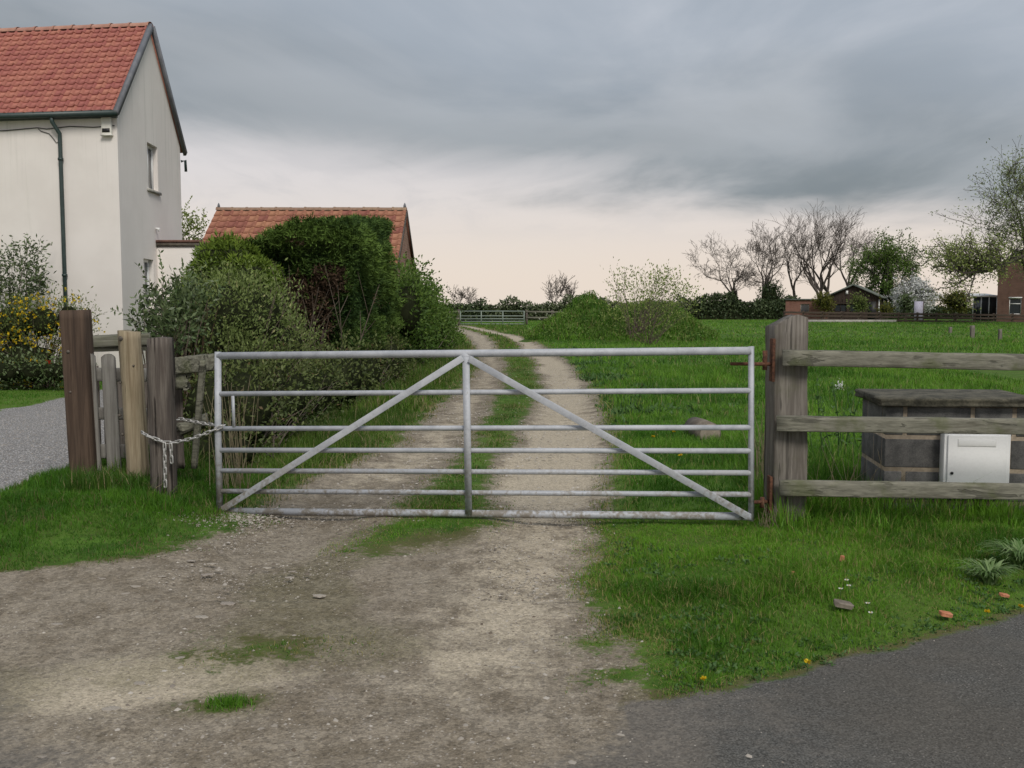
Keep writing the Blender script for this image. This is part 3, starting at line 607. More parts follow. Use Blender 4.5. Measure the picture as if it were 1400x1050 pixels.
# ------------------------------------------------------------------ right gatepost and rail fence
def gtop(p): return (p[0], p[1], float(gz(p[0], p[1])))
pc = at(1073.5, 700, 6.72); px0 = pc[0]
gpost = thing('gatepost', (px0, 6.72, 0), 'thick weathered grey gatepost with slanted top and rusty hinges', 'post')
ztop = at(1075, 447, 6.62)[2]
beam_obj('post', 'wood_weathered', gpost, (px0 + 0.012, 6.73, -0.2), (px0 - 0.012, 6.72, ztop), 0.225, 0.19, up=(0, 1, 0), nl=22, rough=0.006, seed=3,
         top=lambda a, b: (0.085 * (0.125 - a) / 0.165) if a > -0.04 else 0.085 - 0.35 * (-a - 0.04), chamf=0.05)
lx = px0 - 0.127
for v0, v1, vp, plen in ((463, 522, 498, 0.2), (652, 702, 687, 0.05)):
    z0, z1 = at(1045, v1, 6.62)[2], at(1045, v0, 6.62)[2]; zp = at(1045, vp, 6.62)[2]
    soft(prim('hinge_plate', 'rust', gpost, lambda m: m.box((lx - 0.008, 6.62, z0), (lx + 0.012, 6.70, z1))), 0.003)
    prim('hinge_pin', 'rust', gpost, lambda m: m.tube([(lx + 0.01, 6.66, zp), (lx - 0.06, 6.645, zp), (lx - 0.09 - plen, 6.60, zp + 0.004)], [0.013, 0.013, 0.011], 10), True)
    prim('hinge_knuckle', 'rust', gpost, lambda m: m.tube([(lx - 0.05, 6.65, zp - 0.04), (lx - 0.05, 6.65, zp + (0.09 if plen > .1 else 0.03))], 0.016, 10), True)
fence = thing('rail_fence', (px0 + 1.2, 6.6, 0), 'weathered three rail timber fence fixed to the right gatepost', 'fence')
for i, (ul, vl, vr, hp) in enumerate(((1070, 489, 495.5, 21.5), (1062, 578.8, 583, 20.5), (1066, 667, 672, 22))):
    a, b = at(ul, vl, 6.57), at(1400, vr, 6.33); b = a + (b - a) * 1.55
    beam_obj('rail', 'wood_rail', fence, a, b, hp / F_PX * 6.5, 0.038, up=(0, 1, 0), nl=26, rough=0.0035, seed=20 + i, ragged=0.004, chamf=0.06)
    for k_, (dx, dz_) in enumerate(((0.045, 0.018), (0.05, -0.024))):
        prim('nail', 'bolt_metal', fence, lambda m: m.tube([a + (dx, -0.016, dz_), a + (dx, -0.025, dz_)], 0.006, 8))
b = at(1400, 583, 6.33); b = at(1062, 578, 6.57) + (b - at(1062, 578, 6.57)) * 1.5
beam_obj('post', 'wood_weathered', fence, (b[0], b[1] + 0.12, -0.2), (b[0], b[1] + 0.12, 1.3), 0.16, 0.14, up=(0, 1, 0), nl=16, rough=0.005, seed=9)

# ------------------------------------------------------------------ block meter housing
ang = math.radians(-7.0); fx = np.array((math.cos(ang), math.sin(ang), 0)); fy = np.array((-math.sin(ang), math.cos(ang), 0)); fz = np.array((0, 0, 1.0))
so_ = at(1210, 600, 6.93); so_[2] = 0
SHED_W, SHED_D = 0.95, 0.72
shed = thing('block_housing', so_, 'low grey concrete block housing with mossy slab lid behind the fence', 'meter housing')
S = lambda s_, d_, z: so_ + fx * s_ + fy * d_ + fz * z
prim('mortar_core', 'mortar', shed, lambda m: m.obox(S(0.004, 0.004, -0.1), fx * (SHED_W - 0.008), fy * (SHED_D - 0.008), fz * 0.905))
front = {0: [(0, .125), (.145, .575), (.595, .85), (.87, SHED_W)], 1: [(0, .40), (.42, .82), (.84, SHED_W)], 2: [(0, .125), (.145, .575), (.595, SHED_W)], 3: [(0, .40), (.42, .82), (.84, SHED_W)]}
left = {0: [(.105, .54), (.56, SHED_D)], 1: [(.105, .33), (.35, SHED_D)], 2: [(.105, .54), (.56, SHED_D)], 3: [(.105, .33), (.35, SHED_D)]}
for c_ in range(4):
    zt = 0.803 - c_ * 0.228; zb = zt - 0.200
    for a, b in front[c_]: soft(prim('block', 'block', shed, lambda m: m.obox(S(a, 0, zb), fx * (b - a - .006), fy * 0.09, fz * (zt - zb))), 0.006)
    for a, b in left[c_]: soft(prim('block', 'block', shed, lambda m: m.obox(S(0, a, zb), fx * 0.09, fy * (b - a), fz * (zt - zb))), 0.006)
    for a, b in left[c_]: soft(prim('block', 'block', shed, lambda m: m.obox(S(SHED_W - 0.09, a, zb), fx * 0.09, fy * (b - a), fz * (zt - zb))), 0.006)
mb = MB(); mb.add(*beam(S(-0.045, SHED_D / 2, 0.836), S(SHED_W + 0.06, SHED_D / 2, 0.842), 0.056, SHED_D + 0.1, up=(0, 1, 0), nl=30, rough=0.006, seed=44, ragged=0.01, chamf=0.12))
mb.build('lid', MAT['lid'], shed)
cl0 = at(1290, 592, 6.83); cw = 0.435
CAB = lambda s_, d_, z: np.array((cl0[0], 0, 0)) + np.array((0, (so_ + fx * (cl0[0] - so_[0]))[1], 0)) + fx * s_ + fy * d_ + fz * z
cab = thing('meter_cabinet', CAB(0, -0.1, 0.1), 'white metal meter cabinet with small lock on the block housing', 'meter cabinet')
soft(prim('body', 'cabinet', cab, lambda m: m.obox(CAB(0, -0.10, 0.22), fx * cw, fy * 0.099, fz * 0.425)), 0.006)
soft(prim('door', 'cabinet', cab, lambda m: m.obox(CAB(0.022, -0.114, 0.24), fx * (cw - 0.044), fy * 0.0135, fz * 0.382)), 0.004)
soft(prim('label_plate', 'cabinet_seam', cab, lambda m: m.obox(CAB(0.085, -0.1165, 0.545), fx * 0.25, fy * 0.003, fz * 0.052)), 0.002)
soft(prim('label_face', 'cabinet', cab, lambda m: m.obox(CAB(0.089, -0.118, 0.549), fx * 0.242, fy * 0.003, fz * 0.044)), 0.001)
prim('lock', 'dark_slot', cab, lambda m: m.tube([CAB(0.052, -0.113, 0.36), CAB(0.052, -0.121, 0.36)], 0.010, 12))

# ------------------------------------------------------------------ three old posts on the left
def post_thing(name, label, mat, ul, ur, vtop, D, dep, seed, lean=0.0, rough=0.005, topf=None, chamf=0.08, knots=()):
    a, b = at(ul, vtop, D), at(ur, vtop, D); w_ = b[0] - a[0]; xc = (a[0] + b[0]) / 2; yc = D + dep / 2
    o = thing(name, (xc, yc, float(gz(xc, yc))), label, 'post')
    beam_obj('shaft', mat, o, (xc + lean, yc, -0.2), (xc, yc, a[2]), w_, dep, up=(0, 1, 0), nl=24, rough=rough, seed=seed, top=topf, chamf=chamf)
    for (u, v, r) in knots:
        k_ = at(u, v, D); prim('knot', 'bolt_metal', o, lambda m: m.tube([k_ + (0, 0.012, 0), k_ + (0.001, -0.004, 0)], [r * .8, r * 0.6], 9), True)
    return o
post_thing('timber_post', 'tallest post, dark brown square timber beside the gravel drive', 'wood_brown', 80, 113, 424, 8.05, 0.18, 31, 0.05, 0.0015, None, 0.05, ((93, 481, 0.022), (96, 536, 0.016)))
post_thing('round_post', 'pale yellow barked post between the brown and the grey one', 'wood_pale', 157, 185, 453, 7.75, 0.16, 32, 0.055, 0.004, lambda a, b: 0.012 * math.sin(a * 30), 0.28, ((165, 463, 0.03), (164, 523, 0.013), (163, 568, 0.016), (167, 594, 0.016), (182, 500, 0.01)))
post_thing('gate_shutting_post', 'cracked dark grey post with the chain looped round it', 'wood_dark', 199, 228, 465, 7.38, 0.17, 33, 0.0, 0.008, lambda a, b: 0.02 - 0.12 * abs(a + 0.01) * (1 if b < 0.04 else 0.6), 0.16)

# small picket gate between the first two posts
pk = thing('picket_gate', (at(135, 600, 8.25)[0], 8.25, 0), 'old grey picket gate with round topped pales between two posts', 'gate')
for u0, u1, vt, D in ((113, 130, 490, 8.16), (139, 157, 491, 8.16), (166, 183, 492, 8.16)):
    a, b = at(u0, vt, D), at(u1, vt, D); w_ = b[0] - a[0]; xc = (a[0] + b[0]) / 2
    beam_obj('picket', 'wood_picket', pk, (xc + 0.03, D, -0.1), (xc, D, a[2]), w_, 0.03, up=(0, 1, 0), nl=18, rough=0.003, seed=int(u0), top=lambda p, q: 0.045 * math.sqrt(max(0, 1 - (p / (w_ / 2 * 1.05)) ** 2)), chamf=0.1)
for vt, vb in ((503, 521), (557, 573), (607, 626)):
    a, b = at(113, (vt + vb) / 2, 8.21), at(200, (vt + vb) / 2 + 1, 8.21)
    beam_obj('cross_rail', 'wood_picket', pk, a, b, (vb - vt) / F_PX * 8.2, 0.04, up=(0, 1, 0), nl=14, rough=0.003, seed=vt)
# stub of plank fence further back
stub = thing('board_fence', (at(140, 560, 8.9)[0], 8.9, 0), 'short grey board fence running behind the picket gate', 'fence')
beam_obj('rail', 'wood_brokenrail', stub, at(118, 468, 8.9), at(205, 464, 8.9), 0.095, 0.045, up=(0, 1, 0), nl=14, rough=0.006, seed=61)
beam_obj('rail', 'wood_brokenrail', stub, at(118, 477, 8.93), at(205, 475, 8.93), 0.05, 0.05, up=(0, 1, 0), nl=14, rough=0.006, seed=62)
for u in (128, 147, 166, 196):
    beam_obj('board', 'wood_dark', stub, (at(u, 500, 8.97)[0], 8.97, -0.1), (at(u, 500, 8.97)[0], 8.97, at(u, 498 + u % 7, 8.97)[2]), 0.085, 0.022, up=(0, 1, 0), nl=12, rough=0.005, seed=u)
# broken fence right of the grey post
bf = thing('broken_fence', (at(262, 560, 7.75)[0], 7.75, 0), 'rotting split rail fence with leaning stake by the gate latch', 'fence')
a, b = at(233, 500, 7.56), at(296, 495, 7.85)
beam_obj('split_rail', 'wood_brokenrail', bf, a, b, 0.115, 0.04, up=(0, 1, 0), nl=22, rough=0.02, seed=71, ragged=0.03)
a, b = at(234, 521, 7.58), at(256, 521, 7.68)
beam_obj('split_rail', 'wood_brokenrail', bf, a, b, 0.10, 0.04, up=(0, 1, 0), nl=16, rough=0.025, seed=72, ragged=0.05)
beam_obj('stake', 'wood_brokenrail', bf, at(265, 640, 7.7), at(277, 492, 7.62), 0.042, 0.035, up=(0, 1, 0), nl=18, rough=0.006, seed=73)
beam_obj('board', 'wood_dark', bf, at(246, 640, 7.8), at(241, 512, 7.78), 0.07, 0.02, up=(0, 1, 0), nl=14, rough=0.01, seed=74, ragged=0.02)
beam_obj('split_rail', 'wood_brokenrail', bf, at(246, 588, 7.75), at(284, 574, 7.9), 0.07, 0.035, up=(0, 1, 0), nl=14, rough=0.02, seed=75, ragged=0.03)

# ------------------------------------------------------------------ chain
def link_mesh():
    n, k_ = 20, 8; L, W, r = 0.030, 0.0105, 0.0058; vs = []
    for i in range(n):
        a = 2 * math.pi * i / n; c = np.array((math.cos(a) * W, 0, math.sin(a) * W + (L - W if math.sin(a) >= 0 else -(L - W))))
        nrm = np.array((math.cos(a), 0, math.sin(a)))
        for j in range(k_):
            b = 2 * math.pi * j / k_; vs.append(c + nrm * r * math.cos(b) + np.array((0, 1, 0)) * r * math.sin(b))
    q = [(i * k_ + j, ((i + 1) % n) * k_ + j, ((i + 1) % n) * k_ + (j + 1) % k_, i * k_ + (j + 1) % k_) for i in range(n) for j in range(k_)]
    me = bpy.data.meshes.new('link'); me.from_pydata([tuple(v) for v in vs], [], q); me.polygons.foreach_set('use_smooth', [True] * len(q)); me.materials.append(MAT['chain_metal']); return me
LM = link_mesh()
chain = thing('chain', at(230, 606, 7.3), 'galvanised chain tying the gate to the cracked grey post', 'chain')
def chain_run(pts):
    pts = [np.asarray(p, float) for p in pts]; dense = []
    for a, b in zip(pts[:-1], pts[1:]): dense += [a + (b - a) * q for q in np.linspace(0, 1, 40, endpoint=False)]
    dense.append(pts[-1]); dense = np.array(dense); ln = np.concatenate([[0], np.cumsum(np.linalg.norm(np.diff(dense, axis=0), axis=1))])
    step = 0.046; s_ = 0.02; i = 0
    while s_ < ln[-1]:
        p = np.array([np.interp(s_, ln, dense[:, c]) for c in range(3)]); p2 = np.array([np.interp(min(s_ + 0.02, ln[-1]), ln, dense[:, c]) for c in range(3)]); p1 = np.array([np.interp(max(s_ - 0.02, 0), ln, dense[:, c]) for c in range(3)])
        z = unit(p2 - p1); ref = np.array((0, -1.0, 0)) if abs(z[1]) < 0.8 else np.array((1.0, 0, 0)); x = unit(np.cross(ref, z)); y = np.cross(z, x)
        Rm = Matrix((x, y, z)).transposed(); o = link('link', LM, chain, p)
        o.rotation_euler = (Rm @ Matrix.Rotation(math.radians(18 if i % 2 == 0 else 100) , 3, 'Z')).to_euler(); s_ += step; i += 1
stile_p = gpt(0.006, 585, 585)
chain_run([at(194, 591, 7.46), at(202, 596, 7.355), at(226, 605, 7.335), at(238, 605, 7.33), at(262, 600, 7.27), at(283, 592, 7.22), stile_p + (-0.015, -0.035, 0.0), stile_p + (0.035, -0.028, 0.022)])
chain_run([at(231, 577, 7.62), at(247, 573, 7.60), at(262, 576, 7.52), at(283, 580, 7.40), stile_p + (-0.01, 0.04, 0.012), stile_p + (0.03, 0.03, 0.02)])
chain_run([at(225, 607, 7.325), at(226, 664, 7.32)])
chain_run([at(233.5, 608, 7.32), at(235, 636, 7.33)])

# ------------------------------------------------------------------ log
lg = at(950, 600, 11.2); lg2 = at(968, 600, 10.75)
log = thing('log', (lg[0], lg[1], 0), 'short sawn log lying in the grass behind the gate', 'log')
a = np.array((lg[0], 11.25, 0.125)); b = np.array((lg2[0] + 0.02, 10.75, 0.115))
prim('bark', 'log_bark', log, lambda m: m.tube([a, (a + b) / 2 + (0, 0, 0.004), b], [0.125, 0.13, 0.128], 18), True)
ax = unit(b - a); prim('cut_end', 'log_end', log, lambda m: m.tube([b + ax * 0.001, b + ax * 0.004], [0.115, 0.113], 18))

# ------------------------------------------------------------------ walls with openings
def wall(mb, o, ax, L, z0, z1, holes, nrm, rev=0.12, gable=None):
    o, ax, nrm = (np.asarray(q, float) for q in (o, ax, nrm))
    xs = sorted({0, L, *[h[0] for h in holes], *[h[1] for h in holes]}); zs = sorted({z0, z1, *[h[2] for h in holes], *[h[3] for h in holes]})
    P = lambda s_, z, d_=0: o + ax * s_ + np.array((0, 0, z)) - nrm * d_
    for a, b in zip(xs[:-1], xs[1:]):
        for c, d_ in zip(zs[:-1], zs[1:]):
            if any(h[0] <= a and b <= h[1] and h[2] <= c and d_ <= h[3] for h in holes): continue
            mb.add([P(a, c), P(b, c), P(b, d_), P(a, d_)], [(0, 1, 2, 3)])
    for h in holes:
        a, b, c, d_ = h
        for (s0, q0), (s1, q1) in (((a, c), (b, c)), ((b, c), (b, d_)), ((b, d_), (a, d_)), ((a, d_), (a, c))):
            mb.add([P(s0, q0), P(s1, q1), P(s1, q1, rev), P(s0, q0, rev)], [(0, 1, 2, 3)])
    if gable: mb.add([P(0, z1), P(L, z1), P(gable[0], gable[1])], None, [(0, 1, 2)])
def window(parent, o, ax, nrm, h, depth=0.09, mull=1, trans=None, fr=0.055, pane='glass', sill=True, fmat='upvc'):
    o, ax, nrm = (np.asarray(q, float) for q in (o, ax, nrm)); a, b, c, d_ = h
    P = lambda s_, z, k_: o + ax * s_ + np.array((0, 0, z)) - nrm * k_
    def bar(m, s0, s1, q0, q1, k0=depth, k1=depth + 0.05): m.obox(P(s0, q0, k0), ax * (s1 - s0), -nrm * (k1 - k0), (0, 0, q1 - q0))
    mb = MB(); e = 0.002
    bar(mb, a + e, a + fr, c + e, d_ - e); bar(mb, b - fr, b - e, c + e, d_ - e); bar(mb, a + fr, b - fr, c + e, c + fr); bar(mb, a + fr, b - fr, d_ - fr, d_ - e)
    wo = mb.build('window', MAT[fmat], parent)
    for i in range(mull):
        s_ = a + (b - a) * (i + 1) / (mull + 1); prim('mullion', fmat, wo, lambda m: bar(m, s_ - 0.03, s_ + 0.03, c + fr, d_ - fr))
    if trans: prim('transom', fmat, wo, lambda m: bar(m, a + fr, b - fr, trans - 0.022, trans + 0.022, depth + 0.003, depth + 0.047))
    for i in range(mull + 1):
        s0 = a + fr + (b - a - 2 * fr) * i / (mull + 1); s1 = a + fr + (b - a - 2 * fr) * (i + 1) / (mull + 1)
        prim('pane', pane, wo, lambda m: m.add([P(s0, c + fr, depth + 0.03), P(s1, c + fr, depth + 0.03), P(s1, d_ - fr, depth + 0.03), P(s0, d_ - fr, depth + 0.03)], [(0, 1, 2, 3)]))
    if sill: prim('sill', 'concrete' if fmat == 'upvc' else fmat, wo, lambda m: m.obox(P(a - 0.08, c - 0.06, -0.05), ax * (b - a + 0.16), -nrm * 0.10, (0, 0, 0.058)))
    return wo
def tile_mesh(name, ex, ey, nz_, wd, ln, mat, roll=0.036, lift=0.028):
    ss_ = np.linspace(0, 1, 10); prof = np.where(ss_ < 0.6, -0.006 * np.sin(ss_ / 0.6 * math.pi), roll * np.sin((ss_ - 0.6) / 0.4 * math.pi))
    vs = []
    for tt, dn in ((0, lift), (1.0, 0.0)):
        for s_, p in zip(ss_, prof): vs.append(ex * (s_ * wd * 1.02) + ey * (tt * ln) + nz_ * (p + dn))
    for s_, p in zip(ss_, prof): vs.append(ex * (s_ * wd * 1.02) + ey * 0.002 + nz_ * (p * 0.9 + lift - 0.024))
    q = []
    for i in range(9): q += [(i, i + 1, 11 + i, 10 + i), (20 + i, 21 + i, i + 1, i)]
    me = bpy.data.meshes.new(name); me.from_pydata([tuple(v) for v in vs], [], q); me.polygons.foreach_set('use_smooth', [i % 2 == 0 for i in range(len(q))]); me.materials.append(MAT[mat]); return me
def tile_roof(parent, o, ex, ey, nz_, ncol, nrow, wd, expo, mat, limit=300, first=None):
    """Each tile its own object; columns past the limit are joined."""
    me = tile_mesh('tile', ex, ey, nz_, wd, expo * 1.35, mat); rest = MB(); cnt = 0
    co = np.array([v.co[:] for v in me.vertices]); qs = np.array([p.vertices[:] for p in me.polygons])
    for i in range(ncol):
        for j in range(nrow):
            p = o + ex * (i * wd) + ey * (j * expo) + nz_ * random.uniform(-0.004, 0.004)
            if cnt < limit: link('tile', me, parent, p + ex * random.uniform(-.004, .004)); cnt += 1
            else: rest.add(co + p, qs)
    if rest.v: tag(rest.build('tile_field', MAT[mat], parent), None, None, None, 'stuff')
def ridge_tiles(parent, a, b, n_, r, mat, drop=0.0):
    a, b = np.asarray(a, float), np.asarray(b, float); ax = unit(b - a); L = np.linalg.norm(b - a) / n_; sd = unit(np.cross(ax, (0, 0, 1)))
    vs = []; m_ = 8
    for s_, k_ in ((0, 1.0), (0.05, 1.0), (0.051, 0.9), (L * 1.0, 0.88)):
        for i in range(m_ + 1):
            th = math.pi * i / m_; vs.append(ax * s_ + sd * r * k_ * math.cos(th) + np.array((0, 0, 1)) * r * k_ * math.sin(th) * 0.85)
    q = [(j * (m_ + 1) + i, j * (m_ + 1) + i + 1, (j + 1) * (m_ + 1) + i + 1, (j + 1) * (m_ + 1) + i) for j in range(3) for i in range(m_)]
    me = bpy.data.meshes.new('ridge_tile'); me.from_pydata([tuple(v) for v in vs], [], q); me.materials.append(MAT[mat])
    for i in range(n_): link('ridge_tile', me, parent, a + ax * (i * L) + (0, 0, -drop + random.uniform(-.006, .006)))
Zv = np.array((0, 0, 1.0))

# ------------------------------------------------------------------ white house
HA = np.array((-7.80, 20.0, 0)); a8 = math.radians(8)
HF = np.array((-math.cos(a8), math.sin(a8), 0)); HG = unit((-0.07, 0.9976, 0)); HD = 4.77; HL = 8.0; ZE = 5.40; ZR = 7.58
house = thing('white_house', HA, 'two storey white rendered house with red pantile roof beside the drive', 'house')
gN = unit(np.cross(HG, Zv)); gN = gN if gN[0] > 0 else -gN; fN = unit(np.cross(HF, Zv)); fN = fN if fN[1] < 0 else -fN
up_h = (1.99, 2.79, 4.07, 5.07); lo_h = (1.50, 2.24, 1.45, 2.53)
mb = MB(); wall(mb, HA, HF, HL, -0.2, ZE, [], fN); mb.build('front_wall', MAT['render'], house)
mb = MB(); wall(mb, HA, HG, HD, -0.2, ZE, [up_h, lo_h], gN, 0.16, (HD / 2, ZR)); mb.build('gable_wall', MAT['render'], house)
mb = MB(); wall(mb, HA + HG * HD, HF, HL, -0.2, ZE, [], -fN); wall(mb, HA + HF * HL, HG, HD, -0.2, ZE, [], -gN, 0.1, (HD / 2, ZR)); mb.build('rear_wall', MAT['render'], house)
window(house, HA, HG, gN, up_h, 0.10, 1, None, 0.06); window(house, HA, HG, gN, lo_h, 0.10, 1, None, 0.06)
HE = HA + Zv * ZE
ey = unit(HG * (HD / 2) + Zv * (ZR - ZE)); sl_len = np.linalg.norm(HG * (HD / 2) + Zv * (ZR - ZE)); rn = unit(np.cross(ey, HF)); rn = rn if rn[2] > 0 else -rn
eb = unit(-HG * (HD / 2) + Zv * (ZR - ZE)); rb_ = unit(np.cross(eb, HF)); rb_ = rb_ if rb_[2] > 0 else -rb_
mb = MB(); mb.obox(HE - ey * 0.2 - HF * 0.03 + rn * 0.01, HF * HL, ey * (sl_len + 0.2), rn * 0.045)
mb.obox(HE + HG * HD - eb * 0.2 - HF * 0.07 + rb_ * 0.01, HF * HL, eb * (sl_len + 0.2), rb_ * 0.085)
roof = mb.build('roof', MAT['terracotta'], house)
wdt = 0.205; nrow = 16; expo = (sl_len + 0.2) / nrow
# columns start at the verge and step away from it
tile_roof(roof, HE - ey * 0.23 + HF * (wdt * 0.0 + wdt - 0.02) + rn * 0.058, -HF, ey, rn, 1, nrow, wdt, expo, 'terracotta', 16)
tile_roof(roof, HE - ey * 0.23 + HF * (wdt * 18 - 0.02) + rn * 0.058, -HF, ey, rn, 17, nrow, wdt, expo, 'terracotta', 284)
mbx = MB(); me_ = tile_mesh('tile', -HF, ey, rn, wdt, expo * 1.35, 'terracotta'); co_ = np.array([v.co[:] for v in me_.vertices]); qs_ = np.array([p.vertices[:] for p in me_.polygons])
for i in range(18, 38):
    for j in range(nrow): mbx.add(co_ + HE - ey * 0.23 + HF * (wdt * (i + 1) - 0.02) + rn * 0.058 + ey * (j * expo), qs_)
tag(mbx.build('tile_field', MAT['terracotta'], roof), None, None, None, 'stuff')
apex = HA + HG * (HD / 2) + Zv * ZR
ridge_tiles(roof, apex - HF * 0.05 + Zv * 0.03, apex + HF * HL + Zv * 0.03, 18, 0.135, 'ridge')
prim('bargeboard', 'barge', house, lambda m: m.obox(HE - ey * 0.26 - HF * 0.115 + rn * 0.0, HF * 0.085, ey * (sl_len + 0.26), rn * 0.115))
prim('bargeboard', 'barge', house, lambda m: m.obox(HE + HG * HD - eb * 0.28 - HF * 0.10 + rb_ * 0.0, HF * 0.07, eb * (sl_len + 0.26), rb_ * 0.12))
prim('soffit', 'barge', house, lambda m: m.obox(HA + fN * 0.003 + Zv * (ZE - 0.19) - HF * 0.02, HF * HL, fN * 0.06, Zv * 0.10))
gu = HA + fN * 0.20 + Zv * (ZE - 0.13)
prim('gutter', 'pipe_green', house, lambda m: m.tube([gu - HF * 0.12, gu + HF * 4, gu + HF * HL], 0.062, 10), True)
dp = HA + HF * 1.19 + fN * 0.06
prim('downpipe', 'pipe_green', house, lambda m: m.tube([HA + HF * 1.27 + fN * 0.19 + Zv * (ZE - 0.16), HA + HF * 1.27 + fN * 0.18 + Zv * (ZE - 0.26), dp + Zv * (ZE - 0.48), dp + Zv * (ZE - 0.6), dp + Zv * 2.5, dp], 0.040, 10), True)
for z in (4.4, 2.1): prim('pipe_clip', 'pipe_green', house, lambda m: m.tube([dp + Zv * z, dp + Zv * (z + 0.05)], 0.054, 10))
cb = [HA + HF * s_ + fN * 0.015 + Zv * (ZE - 0.36 + dz_) for s_, dz_ in ((0.05, 0.02), (0.5, 0.0), (1.0, 0.03), (1.5, -0.01), (1.7, 0.02), (2.4, -0.02), (4, -0.01), (7.5, -0.01))]
prim('cable', 'dark_slot', house, lambda m: m.tube(cb, 0.009, 5))
cb2 = [HA + HF * s_ + fN * 0.015 + Zv * (ZE - 0.36 + dz_) for s_, dz_ in ((1.68, 0.0), (1.62, -0.05), (1.45, -0.10), (1.36, -0.2), (1.30, -0.28), (1.24, -0.27))]
prim('cable', 'dark_slot', house, lambda m: m.tube(cb2, 0.007, 5))
al = HA + HF * 0.30 + Zv * 4.87
ab = prim('alarm_box', 'alarm_white', house, lambda m: m.obox(al + fN * 0.002, -HF * 0.21, fN * 0.075, Zv * 0.35)); soft(ab, 0.012)
prim('strobe', 'dark_slot', ab, lambda m: m.obox(al - HF * 0.025 + fN * 0.06 + Zv * 0.055, -HF * 0.16, fN * 0.024, Zv * 0.075))
prim('base_ledge', 'alarm_white', ab, lambda m: m.obox(al + HF * 0.008 + Zv * -0.012 + fN * 0.002, -HF * 0.226, fN * 0.09, Zv * 0.03))
# side porch against the gable
po = HA + HG * 2.52; pe = np.array((1.0, -0.03, 0)); pg = HG
pw = 0.93
mb = MB(); mb.obox(po - gN * 0.02 - Zv * 0.1, unit(pe) * (pw + 0.02), pg * 1.7, Zv * 2.95); porch = mb.build('porch_wall', MAT['render'], house); soft(porch, 0.05, 3)
prim('coping', 'coping_side', porch, lambda m: m.obox(po - gN * 0.0 - pg * 0.05 + Zv * 2.852 + unit(pe) * 0.003, unit(pe) * (pw + 0.04), pg * 1.8, Zv * 0.075))
prim('coping_tiles', 'coping_top', porch, lambda m: m.obox(po - pg * 0.07 + Zv * 2.928 + unit(pe) * 0.003, unit(pe) * (pw + 0.05), pg * 1.84, Zv * 0.055))
ov = HA + HG * HD + Zv * (ZE - 0.35)
prim('overflow_pipe', 'pipe_green', house, lambda m: m.tube([ov + gN * 0.02, ov + gN * 0.12 + Zv * 0.02, ov + gN * 0.13 - Zv * 0.25], 0.035, 8), True)
lampo = HA + HG * 2.47 + Zv * 3.23
prim('wall_light', 'upvc', house, lambda m: m.tube([lampo + gN * 0.01, lampo + gN * 0.07, lampo + gN * 0.07 - Zv * 0.07], [0.03, 0.035, 0.045], 8))

# ------------------------------------------------------------------ brick barn
BX0, BX1, BY0, BY1, BE, BR = -8.86, -3.24, 28.0, 32.8, 2.72, 4.36
barn = thing('brick_barn', (BX1, BY0, 0), 'single storey brick barn with mossy red pantile roof behind the hedge', 'barn')
ex = np.array((1.0, 0, 0)); eyv = np.array((0, 1.0, 0))
for nm, o_, ax_, L_, n_, g in (('front_wall', (BX0, BY0, 0), ex, BX1 - BX0, -eyv, None), ('gable_wall', (BX1, BY0, 0), eyv, BY1 - BY0, ex, ((BY1 - BY0) / 2, BR)), ('gable_wall', (BX0, BY0, 0), eyv, BY1 - BY0, -ex, ((BY1 - BY0) / 2, BR)), ('rear_wall', (BX0, BY1, 0), ex, BX1 - BX0, eyv, None)):
    mb = MB(); wall(mb, o_, ax_, L_, -0.2, BE, [], n_, 0.1, g); mb.build(nm, MAT['brick_barn'], barn)
bs = unit(np.array((0, (BY1 - BY0) / 2, BR - BE))); bl = math.hypot((BY1 - BY0) / 2, BR - BE); bn = np.array((0, -bs[2], bs[1])); bs2 = bs * (1, -1, 1); bn2 = bn * (1, -1, 1)
bo = np.array((BX0 - 0.05, BY0, BE)); bo2 = np.array((BX0 - 0.05, BY1, BE))
mb = MB(); mb.obox(bo - bs * 0.18 + bn * 0.01, ex * (BX1 - BX0 + 0.1), bs * (bl + 0.18), bn * 0.04); mb.obox(bo2 - bs2 * 0.18 + bn2 * 0.01, ex * (BX1 - BX0 + 0.1), bs2 * (bl + 0.18), bn2 * 0.08)
broof = mb.build('roof', MAT['terracotta_old'], barn)
tile_roof(broof, bo - bs * 0.2 + bn * 0.053, ex, bs, bn, 21, 9, (BX1 - BX0 + 0.1) / 21, (bl + 0.16) / 9, 'terracotta_old', 300)
ridge_tiles(broof, (BX0 - 0.06, (BY0 + BY1) / 2, BR + 0.03), (BX1 + 0.06, (BY0 + BY1) / 2, BR + 0.03), 13, 0.13, 'ridge_old')
for x in (BX0 + 0.0, BX1 - 0.0): prim('finial', 'barge', barn, lambda m: m.tube([(x, (BY0 + BY1) / 2, BR + 0.1), (x, (BY0 + BY1) / 2, BR + 0.2), (x, (BY0 + BY1) / 2, BR + 0.26)], [0.05, 0.035, 0.008], 8))
prim('verge_board', 'wood_dark', barn, lambda m: m.obox(np.array((BX1 + 0.052, BY0, BE)) - bs * 0.15 - bn * 0.06, ex * 0.03, bs * (bl + 0.15), bn * 0.12))
prim('verge_board', 'wood_dark', barn, lambda m: m.obox(np.array((BX1 + 0.052, BY1, BE)) - bs2 * 0.15 - bn2 * 0.06, ex * 0.03, bs2 * (bl + 0.13), bn2 * 0.12))
prim('gutter', 'pipe_green', barn, lambda m: m.tube([(BX0 - 0.05, BY0 - 0.17, BE - 0.13), (BX1 + 0.05, BY0 - 0.17, BE - 0.13)], 0.05, 8), True)
